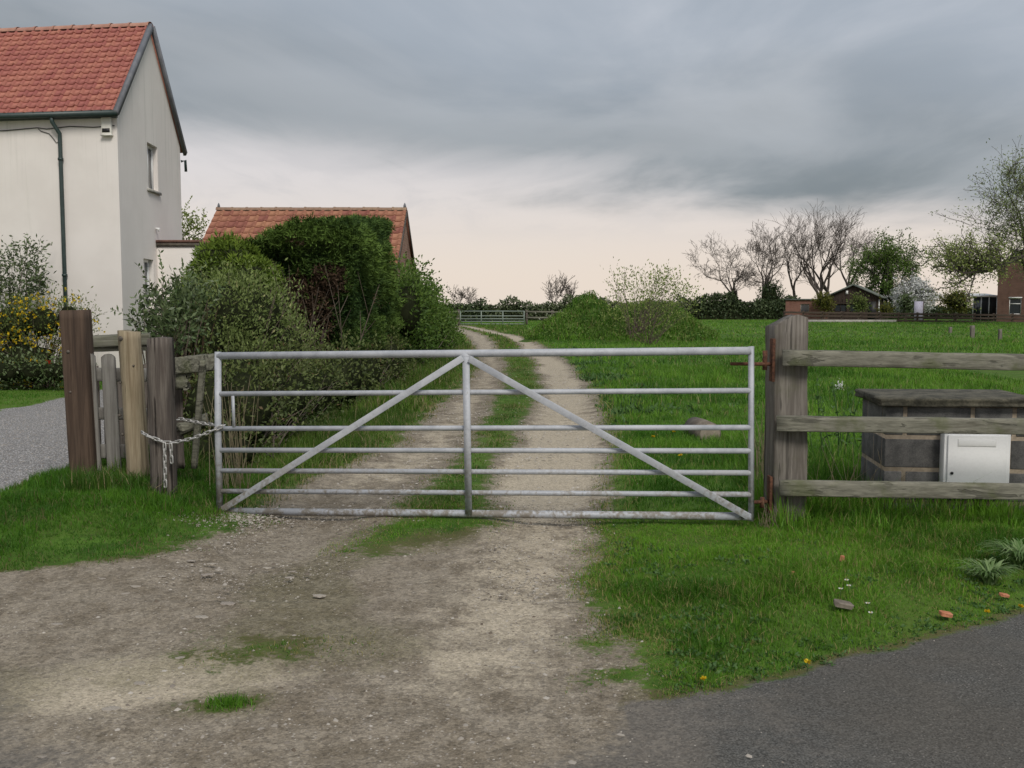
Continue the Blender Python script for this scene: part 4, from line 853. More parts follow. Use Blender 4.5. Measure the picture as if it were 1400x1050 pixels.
# ------------------------------------------------------------------ foliage
def rdir(n, rng=RS): return unit(rng.normal(0, 1, (n, 3)))
def leaves(mb, P, dr, ln, wd, tint, rng=RS, fold=0.25):
    n = len(P); dr = unit(dr); nr = unit(np.cross(dr, rdir(n, rng))); sd = np.cross(dr, nr)
    ln = np.broadcast_to(ln, (n,))[:, None]; wd = np.broadcast_to(wd, (n,))[:, None]
    v = np.stack([P, P + dr * ln * .5 + sd * wd * .5 + nr * wd * fold, P + dr * ln, P + dr * ln * .5 - sd * wd * .5 + nr * wd * fold], 1)
    mb.add(v.reshape(-1, 3), np.arange(n)[:, None] * 4 + np.arange(4), None, np.repeat(np.broadcast_to(tint, (n,)), 4))
def blob_shell(blobs, n, rng, inner=0.72, lump=0.22):
    """points near the surface of a union of ellipsoids, with outward directions and clumping"""
    vol = np.array([b[3] * b[4] + b[4] * b[5] + b[3] * b[5] for b in blobs]); pick = rng.choice(len(blobs), n, p=vol / vol.sum())
    B = np.array(blobs)[pick]; d_ = rdir(n, rng)
    th = np.arctan2(d_[:, 1], d_[:, 0]); lm = fbm(th * 2.3 + B[:, 0] * 7, d_[:, 2] * 3.2 + B[:, 2] * 5, 91) - 0.5
    rad = rng.uniform(inner - .1, 0.93, n) * (1 + lm * lump * 2)
    P = B[:, :3] + d_ * B[:, 3:] * rad[:, None]
    ins = np.zeros(n, bool)
    for b in blobs: ins |= (((P - np.array(b[:3])) / np.array(b[3:])) ** 2).sum(1) < 0.5
    return P[~ins], unit(d_ / B[:, 3:])[~ins], rad[~ins]
def shrub(name, label, base, blobs, n, size, mat, seed, cat='shrub', group=None, aspect=0.5, core='core_dark', clump=0.10, per=14, stems=14, up=0.35, flowers=None, coresc=0.72, stemr=0.012, minz=None):
    rng = np.random.default_rng(seed); base = np.asarray(base, float)
    o = thing(name, (base[0], base[1], float(gz(base[0], base[1])) if base[2] == 0 else base[2]), label, cat, group)
    C, N_, R_ = blob_shell(blobs, max(8, int(n / per)), rng)
    m_ = len(C); rep = rng.poisson(per, m_); P = np.repeat(C, rep, 0) + rng.normal(0, clump, (rep.sum(), 3)); Nn = np.repeat(N_, rep, 0)
    ct = np.repeat(rng.uniform(0, 1, m_), rep)
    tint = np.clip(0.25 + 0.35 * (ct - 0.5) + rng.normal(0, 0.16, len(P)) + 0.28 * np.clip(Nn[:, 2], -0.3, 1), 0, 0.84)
    tint = np.where(rng.uniform(0, 1, len(P)) < 0.03, 0.95, tint)
    k_ = P[:, 2] > (0.01 if minz is None else minz); P, Nn, tint = P[k_], Nn[k_], tint[k_]
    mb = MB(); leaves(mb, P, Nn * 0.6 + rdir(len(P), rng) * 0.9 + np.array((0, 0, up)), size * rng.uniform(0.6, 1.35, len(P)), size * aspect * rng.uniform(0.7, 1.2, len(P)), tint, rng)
    ns = int(n / 260); sh = MB()
    for i in rng.choice(m_, min(ns, m_), replace=False):
        if C[i][2] < 0.3: continue
        dr = unit(N_[i] * .7 + np.array((0, 0, .5)) + rng.normal(0, .35, 3)); L = size * rng.uniform(2.5, 7); tt_ = np.linspace(0, 1, 9)[:, None]
        q = C[i] + dr * L * tt_ + np.array((0, 0, -.12 * L)) * tt_ ** 2; sh.tube(q[::4], np.array((.5, .35, .2)) * stemr * .5, 3, False); q = np.repeat(q, 2, 0)
        leaves(mb, q, rdir(len(q), rng) * .8 + dr, size * rng.uniform(.5, 1.0, len(q)), size * aspect * .8, np.clip(rng.normal(.5, .18, len(q)), 0, .84), rng)
    mb.build('foliage', MAT[mat], o)
    if sh.v: sh.build('shoots', MAT['twig'], o)
    if stems:
        mb = MB()
        for i in rng.choice(m_, min(stems, m_), replace=False):
            q = C[i]; b0 = base + np.array((rng.normal(0, 0.12), rng.normal(0, 0.12), -0.03)); mid = (b0 + q) / 2 + rng.normal(0, 0.08, 3) * np.linalg.norm(q - b0) * 0.5
            mb.tube([b0, b0 * .4 + mid * .6, mid * .5 + q * .5, q + N_[i] * size], np.array((1, .8, .55, .25)) * stemr, 5, False)
        mb.build('stems', MAT['twig'], o)
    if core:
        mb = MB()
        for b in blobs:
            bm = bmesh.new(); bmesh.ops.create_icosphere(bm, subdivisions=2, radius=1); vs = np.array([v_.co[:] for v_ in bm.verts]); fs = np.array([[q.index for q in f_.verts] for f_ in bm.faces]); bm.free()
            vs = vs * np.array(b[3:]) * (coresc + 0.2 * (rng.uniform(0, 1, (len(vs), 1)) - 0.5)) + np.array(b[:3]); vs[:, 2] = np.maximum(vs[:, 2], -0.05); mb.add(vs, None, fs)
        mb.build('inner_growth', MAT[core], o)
    if flowers:
        fn, fs, fmat = flowers; i = rng.choice(len(P), min(fn, len(P)), replace=False); i = i[Nn[i, 1] < 0.4]; mb = MB()
        for k_ in range(4): leaves(mb, P[i] + Nn[i] * 0.05, rdir(len(i), rng) + Nn[i] * 0.4, fs, fs * 0.8, rng.uniform(0, 1, len(i)), rng)
        mb.build('blossom', MAT[fmat], o)
    return o

# ------------------------------------------------------------------ clipped conifer
def spray_cloud(mb, P, Nn, size, tint, rng, k_=7, droop=0.25):
    n = len(P); d_ = unit(Nn + rdir(n, rng) * 0.45 + np.array((0, 0, 0.25))); sd = unit(np.cross(d_, rdir(n, rng)))
    for i in range(k_):
        f_ = (i / (k_ - 1) - 0.5) * 2; along = rng.uniform(0.05, 0.55, n)[:, None]
        b = P + d_ * along * size[:, None]; dd = d_ * (1 - abs(f_) * 0.45) + sd * f_ * 0.85 + np.array((0, 0, -droop)) * rng.uniform(0.2, 1, n)[:, None]
        leaves(mb, b, dd, size * rng.uniform(0.45, 0.8, n), size * 0.13, np.clip(tint + rng.normal(0, 0.08, n), 0, 1), rng, 0.1)
rng = np.random.default_rng(77)
def hedge_pts(n):
    # box X -4.75..-2.4, Y 15.4..20.6, lumpy, top rising to the right
    f_ = rng.choice(4, n, p=(.36, .30, .24, .10)); u_ = rng.uniform(0, 1, n); v_ = rng.uniform(0, 1, n)
    x0, x1, y0, y1 = -4.75, -2.42, 15.4, 20.6
    top = lambda x: 2.40 + 0.46 * sstep(x, -4.4, -3.0)
    P = np.zeros((n, 3)); N_ = np.zeros((n, 3)); yy = y0 + (y1 - y0) * u_; yt = y0 + (y1 - y0) * v_
    m0 = f_ == 0; P[m0] = np.stack([x0 + (x1 - x0) * u_, np.full(n, y0), v_ * top(x0 + (x1 - x0) * u_)], -1)[m0]; N_[m0] = (0, -1, 0.1)
    m1 = f_ == 1; P[m1] = np.stack([np.full(n, x1), y0 + (y1 - y0) * u_, v_ * (top(np.full(n, x1)) + (yy - y0) * .085)], -1)[m1]; N_[m1] = (1, -0.15, 0.1)
    m2 = f_ == 2; xx = x0 + (x1 - x0) * u_; P[m2] = np.stack([xx, yt, top(xx) + (yt - y0) * .085], -1)[m2]; N_[m2] = (0, -0.25, 1)
    m3 = f_ == 3; P[m3] = np.stack([np.full(n, x0), y0 + (y1 - y0) * u_, v_ * (top(np.full(n, x0)) + (yy - y0) * .085)], -1)[m3]; N_[m3] = (-1, 0, 0.1)
    # round the upright edges
    c = np.array((-3.58, 18.0, 1.2)); q = (P - c) / np.array((1.17, 2.6, 1.9)); r = np.linalg.norm(q, axis=1, keepdims=True)
    P = P - (q * np.array((1.17, 2.6, 0.9))) * np.clip(r - 1.25, 0, 1) * 0.10
    lm = (fbm(P[:, 0] * 1.5 + P[:, 1] * 1.1, P[:, 2] * 1.9 + P[:, 1] * .4, 14, 3) - 0.5)
    P = P + unit(N_) * (lm * np.where(m2, .35, .75) - np.where(m2, .12, .05))[:, None] - unit(N_) * (rng.uniform(0, 1, n) ** 2 * 0.3)[:, None]
    return P, unit(N_), lm
con = thing('conifer_hedge', (-3.5, 18, 0), 'tall dark green clipped conifer in front of the barn roof', 'conifer')
P, N_, lm = hedge_pts(30000)
dead = (np.abs(P[:, 0] + 3.18) < 0.45 + 1.3 * lm) & (P[:, 1] < 16.0) & (P[:, 2] < 1.85 + lm * 2.0) & (rng.uniform(0, 1, len(P)) < .93)
k_ = ~dead; mb = MB()
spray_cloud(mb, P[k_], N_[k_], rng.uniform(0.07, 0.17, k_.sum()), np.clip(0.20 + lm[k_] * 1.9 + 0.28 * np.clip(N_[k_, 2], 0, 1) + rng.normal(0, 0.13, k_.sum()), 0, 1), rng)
mb.build('crown', MAT['leaf_conifer'], con)
mb = MB(); spray_cloud(mb, P[dead], N_[dead], rng.uniform(0.06, 0.15, dead.sum()), rng.uniform(0, 1, dead.sum()), rng)
tag(mb.build('dead_patch', MAT['leaf_dead'], con), 'dead brown foliage on the near face of the conifer')
def lumpy_box(mb, lo, hi, sx_, seed):
    nx_, nz_ = 10, 8; r = np.random.default_rng(seed); bm = bmesh.new(); bmesh.ops.create_icosphere(bm, subdivisions=3, radius=1)
    vs = np.array([v_.co[:] for v_ in bm.verts]); fs = np.array([[q.index for q in f_.verts] for f_ in bm.faces]); bm.free()
    q = np.sign(vs) * np.abs(vs) ** 0.5; q = q / np.abs(q).max(1, keepdims=True) * (0.55 + 0.45 * np.abs(q).max(1, keepdims=True)); lo, hi = np.array(lo), np.array(hi)
    mb.add((lo + hi) / 2 + q * (hi - lo) / 2 * (1 + r.uniform(-0.03, 0.03, (len(q), 1))), None, fs)
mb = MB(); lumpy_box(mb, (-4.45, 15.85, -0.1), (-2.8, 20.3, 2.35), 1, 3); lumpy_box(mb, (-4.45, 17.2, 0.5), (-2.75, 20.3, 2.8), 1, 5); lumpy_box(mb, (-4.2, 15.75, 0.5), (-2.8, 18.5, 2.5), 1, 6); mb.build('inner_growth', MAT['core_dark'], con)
prim('trunk', 'bark', con, lambda m: [m.tube([(x, y, -0.1), (x + .05, y, 1.0), (x, y, 2.2)], [0.09, 0.07, 0.03], 8) for x, y in ((-3.2, 16.2),)], True)
# bare grey twigs in front of the dead patch
rng = np.random.default_rng(5)
tw = thing('dead_branches', (-3.1, 15.0, 0), 'bare grey dead branches standing before the brown conifer patch', 'branches')
mb = MB()
for i in range(20):
    b = np.array((-3.15 + rng.normal(0, 0.18), 15.0 + rng.normal(0, 0.15), 0)); tp = np.array((-3.2 + rng.normal(0, 0.5), 14.8 + rng.normal(0, 0.25), rng.uniform(0.9, 2.25)))
    md = (b + tp) / 2 + rng.normal(0, 0.16, 3); mb.tube([b, md, tp], [0.014, 0.009, 0.004], 4, False)
    for j in range(4): mb.tube([md + (tp - md) * rng.uniform(0, .8), md + (tp - md) * rng.uniform(.4, 1) + rng.normal(0, 0.22, 3)], [0.006, 0.003], 3, False)
mb.build('twigs', MAT['twig'], tw)
# yellow-green clipped end of the hedge at the left
c = at(305, 345, 15.2)
rng = np.random.default_rng(6); ye = thing('golden_conifer', (-4.6, 15.2, 0), 'brighter yellowish green conifer at the left end of the hedge', 'conifer')
blb = [(-4.30, 15.3, 1.98, 0.56, 0.7, 0.55), (-4.0, 15.0, 1.75, 0.5, 0.6, 0.5), (-4.7, 15.3, 1.2, 0.55, 0.6, 0.9)]
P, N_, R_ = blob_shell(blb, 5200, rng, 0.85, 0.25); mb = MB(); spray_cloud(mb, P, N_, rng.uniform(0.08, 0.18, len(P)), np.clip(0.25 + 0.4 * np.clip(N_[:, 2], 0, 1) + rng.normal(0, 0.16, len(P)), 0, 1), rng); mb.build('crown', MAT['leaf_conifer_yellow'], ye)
mb = MB()
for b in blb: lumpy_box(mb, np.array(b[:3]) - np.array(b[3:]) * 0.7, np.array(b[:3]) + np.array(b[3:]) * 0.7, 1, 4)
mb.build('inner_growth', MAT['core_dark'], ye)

# broadleaf shrubs in front of it
def B(u, v, D, r): p = at(u, v, D); return (p[0], p[1], p[2], *r)
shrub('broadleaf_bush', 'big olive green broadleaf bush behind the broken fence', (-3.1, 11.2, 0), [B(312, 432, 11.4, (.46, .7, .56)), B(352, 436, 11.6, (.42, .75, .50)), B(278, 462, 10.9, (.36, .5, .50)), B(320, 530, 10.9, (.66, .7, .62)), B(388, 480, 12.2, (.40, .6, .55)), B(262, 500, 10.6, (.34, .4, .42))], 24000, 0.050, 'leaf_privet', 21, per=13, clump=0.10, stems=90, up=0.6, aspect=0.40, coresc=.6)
shrub('evergreen_bush', 'loose grey green bush with longer leaves against the house gable', (-3.55, 10.0, 0), [B(240, 412, 10.2, (.22, .3, .18)), B(212, 432, 10.0, (.18, .25, .16)), B(238, 448, 10.0, (.24, .3, .2)), B(262, 402, 10.4, (.18, .25, .15)), B(200, 446, 10.0, (.10, .1, .08))], 3000, 0.072, 'leaf_evergreen', 22, aspect=0.38, per=7, clump=0.08, stems=30, core=None)
shrub('twiggy_thicket', 'dark twiggy thicket at the hedge foot behind the gate latch', (-2.6, 9.6, 0), [B(330, 560, 9.7, (.50, .6, .50)), B(385, 540, 11.0, (.42, .8, .55)), B(290, 560, 9.4, (.35, .5, .50)), B(300, 620, 8.9, (.45, .4, .28)), B(425, 540, 12.8, (.40, .9, .55))], 11000, 0.050, 'leaf_bramble', 23, per=9, clump=0.11, stems=70, aspect=0.5, coresc=0.66, stemr=0.008)
shrub('hedge_undergrowth', 'dark brownish undergrowth along the foot of the tall conifer', (-2.4, 15.5, 0), [B(470, 515, 14.5, (.35, .9, .55)), B(500, 510, 16.5, (.35, 1.1, .5)), B(530, 500, 19, (.35, 1.3, .6))], 7000, 0.065, 'leaf_bramble', 24, per=9, clump=0.13, stems=40, stemr=0.008)
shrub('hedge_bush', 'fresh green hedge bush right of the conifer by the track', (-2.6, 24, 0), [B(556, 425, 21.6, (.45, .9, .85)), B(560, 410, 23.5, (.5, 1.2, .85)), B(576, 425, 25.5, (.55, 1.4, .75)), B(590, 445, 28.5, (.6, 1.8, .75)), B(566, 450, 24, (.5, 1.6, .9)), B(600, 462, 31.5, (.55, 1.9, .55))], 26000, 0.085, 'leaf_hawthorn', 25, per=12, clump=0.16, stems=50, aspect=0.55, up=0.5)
rng = np.random.default_rng(8)
def stemclump(name, label, base, n, h, spread, mat, seed, cat='plant', rad=0.006, leaf=None):
    r = np.random.default_rng(seed); o = thing(name, base, label, cat); mb = MB(); ml = MB()
    for i in range(n):
        b = np.array(base) + (r.normal(0, spread * .35), r.normal(0, spread * .35), -0.02); hh = h * r.uniform(0.55, 1.05); l_ = r.normal(0, spread * .6, 2)
        tp = b + (l_[0], l_[1], hh); mb.tube([b, b * .45 + tp * .55 + (r.normal(0, .02), r.normal(0, .02), 0), tp], [rad, rad * .8, rad * .4], 4, False, r.uniform(0, 1))
        if leaf: 
            k_ = leaf[1]; ts = r.uniform(0.35, 1, k_)[:, None]; leaves(ml, b + (tp - b) * ts, rdir(k_, r) + (0, 0, .3), leaf[0] * r.uniform(.6, 1.3, k_), leaf[0] * .4, np.clip(r.normal(.45, .2, k_), 0, .84), r)
    mb.build('stems', MAT[mat], o)
    if leaf: ml.build('leaves', MAT[leaf[2]], o)
    return o
stemclump('reddish_stems', 'clump of reddish brown dry stems between the two bushes behind the old posts', at(238, 470, 10.4) * (1, 1, 0), 90, 1.55, 0.22, 'red_stem', 31)

# ------------------------------------------------------------------ plants by the house
shrub('wall_shrub', 'slender climbing shrub growing against the white front wall', at(22, 500, 19.3) * (1, 1, 0), [B(10, 352, 19.4, (.14, .15, .22)), B(40, 350, 19.4, (.22, .15, .30)), B(32, 385, 19.4, (.38, .2, .35)), B(12, 405, 19.4, (.4, .22, .35)), B(-25, 370, 19.4, (.35, .2, .5)), B(55, 385, 19.4, (.12, .12, .2))], 4200, 0.085, 'leaf_evergreen', 41, per=7, clump=0.09, stems=26, core=None, aspect=0.42)
shrub('yellow_shrub', 'shrub covered in small yellow flowers below the white wall', at(60, 520, 18.6) * (1, 1, 0), [B(15, 445, 18.6, (.6, .45, .55)), B(60, 440, 18.5, (.55, .4, .5)), B(98, 440, 18.6, (.45, .4, .5)), B(35, 490, 18.5, (1.0, .5, .55)), B(-40, 470, 18.6, (.7, .45, .8))], 13000, 0.058, 'leaf_olive', 42, per=8, clump=0.10, stems=130, stemr=0.010, aspect=0.4, flowers=(900, 0.042, 'petal_yellow'), up=0.5, coresc=0.55)
tl = at(67, 499, 17.9)
o = thing('red_flower', (tl[0], 17.9, 0), 'single red flower at the foot of the yellow shrub', 'flower')
prim('stem', 'weed_leaf', o, lambda m: m.tube([(tl[0], 17.9, 0), (tl[0], 17.9, tl[2])], 0.008, 5))
mb = MB()
for i in range(6): a = i * 1.05; leaves(mb, np.array([(tl[0], 17.9, tl[2] - 0.01)]), np.array([(math.cos(a) * .35, math.sin(a) * .35, 1)]), 0.11, 0.075, 0.5)
mb.build('petals', MAT['petal_red'], o)
shrub('border_plants', 'low dark green border plants along the lawn edge', at(50, 515, 18) * (1, 1, 0), [B(x, 508, 17.9, (.35, .3, .24)) for x in (-30, 10, 45, 75, 100)], 3500, 0.07, 'leaf_evergreen', 43, cat='plants', per=8, clump=0.09, stems=0)
shrub('garden_tree_spray', 'small leafy tree showing between the house and the barn', at(255, 480, 31) * (1, 1, 0), [B(257, 300, 31, (.18, .2, .35)), B(262, 318, 31, (.35, .3, .25)), B(275, 305, 31, (.2, .2, .12)), B(240, 310, 31, (.5, .3, .6)), B(272, 345, 31, (.3, .3, .35))], 1500, 0.11, 'leaf_pale', 44, cat='tree', per=6, clump=0.10, stems=18, core=None, stemr=0.02)

# ------------------------------------------------------------------ trees
def tree_skel(seed, H, W, levels=6, trunk=0.25, nlimb=3, lean=0.0, up=0.08, wig=0.13, spread=0.58, decay=0.80, side=1.15, multi=1, cx=0.0):
    r = np.random.default_rng(seed); br = []
    def grow(p, d_, L, rad, lv):
        n_ = 5 if lv < 2 else 4 if lv < 4 else 3; pts = [p]; dd = d_
        for i in range(n_ - 1): dd = unit(dd + r.normal(0, wig, 3) + np.array((0, 0, up))); pts.append(pts[-1] + dd * L / (n_ - 1))
        r1 = rad * (0.62 if lv < levels else 0.3); br.append((np.array(pts), np.linspace(rad, r1, n_), lv))
        if lv >= levels: return
        ends = nlimb if lv == 0 else 2
        for i in range(ends):
            ax_ = unit(np.cross(dd, rdir(1, r)[0])); a = spread * r.uniform(0.45, 1.15); grow(pts[-1], unit(dd * math.cos(a) + ax_ * math.sin(a)), L * decay * r.uniform(0.75, 1.15), r1 * 0.85, lv + 1)
        if lv > 0:
            for i in range(r.poisson(side)):
                k_ = r.integers(1, n_ - 1) if n_ > 2 else 1; ax_ = unit(np.cross(dd, rdir(1, r)[0])); a = spread * r.uniform(0.8, 1.5)
                grow(pts[k_], unit(dd * math.cos(a) + ax_ * math.sin(a)), L * decay * r.uniform(0.55, 0.95), r1 * 0.6, lv + 1 if lv + 1 <= levels else levels)
    for m_ in range(multi): grow(np.array((r.normal(0, .15) * (multi > 1), r.normal(0, .15) * (multi > 1), 0.0)), unit((lean + r.normal(0, .28) * (multi > 1), r.normal(0, 0.05), 1)), H * trunk, H * 0.022, 0)
    allp = np.concatenate([b[0] for b in br]); hi = np.percentile(allp[:, 2], 99.7); wx_ = np.percentile(allp[:, 0], 98.5) - np.percentile(allp[:, 0], 1.5); wy_ = np.percentile(allp[:, 1], 98.5) - np.percentile(allp[:, 1], 1.5)
    S_ = np.array((W / wx_, W / wy_, H / hi)); up_ = allp[allp[:, 2] > hi * .35]; c0 = np.array((np.median(up_[:, 0]) * S_[0] - cx, np.median(up_[:, 1]) * S_[1], 0)); zc = np.median(up_[:, 2]) * S_[2]
    return [(p * S_ - c0 * sstep(p[:, 2:] * S_[2] / zc, -.3, 1.3) * (1 if True else 0), ra, lv) for p, ra, lv in br]
def tree(name, label, base, seed, H, W, bark='bark_far', leaf=None, minr=0.02, ivy=None, group=None, dome=None, **kw):
    base = np.asarray(base, float); o = thing(name, base, label, 'tree', group); sk = tree_skel(seed, H, W, **kw); r = np.random.default_rng(seed + 9)
    tr, tw_ = MB(), MB(); levels = max(b[2] for b in sk)
    for p, ra, lv in sk: (tr if lv <= 2 else tw_).tube(p + base, np.maximum(ra, minr), 7 if lv < 2 else 5 if lv < 3 else 3, False)
    tr.build('trunk', MAT[bark], o, True); tw_.build('twigs' if leaf else 'crown', MAT[bark], o)
    if leaf:
        size, n_, mat, jit, asp = leaf; ends = np.concatenate([p[1:] for p, ra, lv in sk if lv >= levels - 1]) + base
        tw2 = MB()
        if dome:   # clumps of leaves spread through the crown's volume
            nc, zc_, zr_, wf = dome; q = rdir(nc, r) * (r.uniform(.25, 1, (nc, 1)) ** .55); cc_ = base + np.array((kw.get('cx', 0), 0, H * zc_)) + q * np.array((W * .5 * wf, W * .5 * wf, H * zr_)) * (.8 + .5 * fbm(q[:, 0] * 3, q[:, 2] * 3, seed))[:, None]
            lim = np.concatenate([p for p, ra, lv in sk if 1 <= lv <= 4]) + base
            for c1 in cc_:
                d2 = ((lim - c1) ** 2).sum(1); q1 = lim[d2.argmin()]; md = (q1 + c1) / 2 + r.normal(0, .12, 3)
                tw2.tube([q1, md, c1], [.035, .025, .012], 3, False)
                for k2 in range(5): e2 = c1 + r.normal(0, jit * 1.1, 3); tw2.tube([md * .4 + c1 * .6, e2], [.014, .008], 3, False)
            tw2.build('branchlets', MAT[bark], o)['kind'] = 'stuff'; ends = np.concatenate([np.repeat(cc_, max(1, len(ends) * 2 // nc), 0), ends]); 
        P = ends[r.integers(0, len(ends), n_)] + r.normal(0, jit, (n_, 3)); ct = fbm(P[:, 0] * .9 + P[:, 1], P[:, 2] * .9, seed)
        mb = MB(); leaves(mb, P, rdir(n_, r) + (0, 0, .2), size * r.uniform(.6, 1.3, n_), size * asp, np.clip(0.4 + (ct - .5) * 1.3 + r.normal(0, .15, n_), 0, .85) if mat != 'blossom' else r.uniform(0, .98, n_), r); mb.build('crown', MAT[mat], o)
    if ivy:
        h, rr, n_, sz = ivy; z = r.uniform(0, 1, n_) ** 0.8 * h; a = r.uniform(0, 6.28, n_); rad = rr * (1.0 - 0.55 * z / h) * r.uniform(0.55, 1.1, n_)
        tp = sk[0][0]; cx = np.interp(z, tp[:, 2], tp[:, 0]); cy = np.interp(z, tp[:, 2], tp[:, 1])
        P = np.stack([base[0] + cx + np.cos(a) * rad, base[1] + cy + np.sin(a) * rad, base[2] + z], -1); mb = MB(); leaves(mb, P, np.stack([np.cos(a), np.sin(a), np.full(n_, .2)], -1) + rdir(n_, r) * .7, sz, sz * .8, np.clip(r.normal(.4, .22, n_), 0, 1), r); mb.build('ivy', MAT['leaf_ivy'], o)
    return o
def far_tree(u, D, vtop, wpx, *a, **k_):
    b = at(u, 437, D); b[2] = -0.05; H = at(u, vtop, D)[2]; return b, H, wpx / F_PX * D
G1 = 'bare trees beyond the field'
for i, (u, D, vt, wp, cxp, lb, kw) in enumerate((
    (1006, 128, 322, 92, -4, 'leftmost bare tree of the group beyond the field, ivy on its trunk', dict(nlimb=4, trunk=.20, up=0.03, spread=.62, ivy=(3.4, .75, 700, .3))),
    (1041, 124, 298, 80, 6, 'bare tree with ivy bush at its foot, second from left in the group', dict(nlimb=4, up=0.06, trunk=.22))),
    ):
    b, H, W_ = far_tree(u, D, vt, wp); tree('bare_tree', lb, b, 300 + i, H, W_, group=G1, minr=0.014, cx=cxp / F_PX * D, levels=7, side=.8, **kw)
for i, (u, D, vt, wp, cxp, lb, kw) in enumerate((
    (1089, 130, 296, 52, -6, 'thin leaning bare tree rising behind the brick outbuilding', dict(nlimb=2, up=0.08, trunk=.34, spread=.5, levels=6)),
    (1122, 126, 288, 84, -8, 'wide bare tree with several stems left of the dark bungalow gable', dict(nlimb=3, up=0.09, trunk=.28, multi=2, spread=.48, levels=6)),
    (1146, 127, 279, 84, 10, 'tallest bare tree rising behind the dark bungalow roof', dict(nlimb=3, up=0.09, trunk=.30, multi=2, spread=.48, levels=6)))):
    b, H, W_ = far_tree(u, D, vt, wp); tree('bare_tree', lb, b, 310 + i, H, W_, group=G1, minr=0.014, cx=cxp / F_PX * D, side=1.0, **kw)
b, H, W_ = far_tree(1208, 118, 318, 100)
tree('leafy_tree', 'broad tree coming into green leaf right of the dark bungalow', b, 321, H, W_, 'bark', (0.25, 11000, 'leaf_hawthorn', 0.30, 0.6), 0.025, ivy=(5.5, .8, 1100, .3), dome=(230, .52, .40, .9), nlimb=5, up=0.08, spread=.6, levels=5, trunk=.26)
b, H, W_ = far_tree(1250, 108, 378, 62)
tree('blossom_tree', 'small rounded tree covered in white blossom', b, 322, H, W_, 'bark', (0.20, 7500, 'blossom', 0.22, 0.75), 0.03, dome=(110, .55, .42, .9), nlimb=5, levels=5, trunk=.22, up=0.03, spread=.7)
b = np.array((at(1425, 440, 82)[0], 82, 0)); H = at(1400, 200, 82)[2]
tree('pale_leaved_tree', 'tall pale green tree leaning in at the right edge above the brick house', b, 323, H, 8.6, 'bark', (0.22, 15000, 'leaf_willow', 0.38, 0.42), 0.014, dome=(260, .64, .36, 1.0), nlimb=4, levels=6, trunk=.24, up=0.08, spread=.55, side=1.0, cx=-.4)
# its long low limb reaching left
rng = np.random.default_rng(17); lb_ = thing('leaning_tree', (at(1418, 440, 80)[0], 80, 0), 'light green tree with a long low branch reaching left', 'tree'); mb = MB(); ml = MB(); tips = []
stem = [at(1418, 437, 80) * (1, 1, 0), at(1412, 390, 80), at(1398, 350, 80), at(1372, 362, 80), at(1345, 371, 80), at(1318, 374, 80), at(1300, 366, 80)]
mb.tube(stem, [.34, .30, .24, .19, .14, .09, .05], 7, False)
def sub(p, d_, L, rad, lv):
    pts = [p]
    for i in range(3): d_ = unit(d_ + rng.normal(0, .22, 3) + (0, 0, .03)); pts.append(pts[-1] + d_ * L / 3)
    mb.tube(pts, np.maximum(np.linspace(rad, rad * .5, 4), .02), 4, False)
    if lv >= 3: tips.extend(pts[1:]); return
    for i in range(4): sub(pts[rng.integers(1, 4)], unit(d_ + rng.normal(0, .6, 3)), L * .62, rad * .55, lv + 1)
for i in range(34):
    s_ = rng.uniform(2.6, 6); k_ = int(s_); p = np.array(stem[k_ - 0 if k_ < 6 else 5]) * (1 - (s_ - k_)) + np.array(stem[min(k_ + 1, 6)]) * (s_ - k_)
    sub(p, unit((-.55 + rng.normal(0, .45), rng.normal(0, .5), rng.choice((.95, .8, .6, .5, -.3)) + rng.normal(0, .2))), rng.uniform(1.2, 2.4), .07, 1)
mb.build('trunk', MAT['bark'], lb_); tips = np.array(tips); P = tips[rng.integers(0, len(tips), 5000)] + rng.normal(0, .28, (5000, 3))
leaves(ml, P, rdir(5000, rng), .2, .10, np.clip(rng.normal(.55, .22, 5000) + (P[:, 2] - 5) * .05, 0, .85), rng); ml.build('crown', MAT['leaf_pale'], lb_)
for i, (u, D, vt, wp, lb) in enumerate(((628, 125, 389, 24, 'leftmost small bare tree behind the distant gate'), (642, 125, 391, 26, 'small bare tree behind the distant gate, right of its twin'), (760, 120, 374, 30, 'slim bare tree left of the overgrown mound'), (777, 120, 381, 24, 'small bare tree just behind the mound, right of the slim one'))):
    b, H, W_ = far_tree(u, D, vt, wp); tree('small_bare_tree', lb, b, 340 + i, H, W_, group='small bare trees on the skyline', minr=0.016, nlimb=3, levels=5, trunk=.24, up=.16, spread=.5, side=1.3)

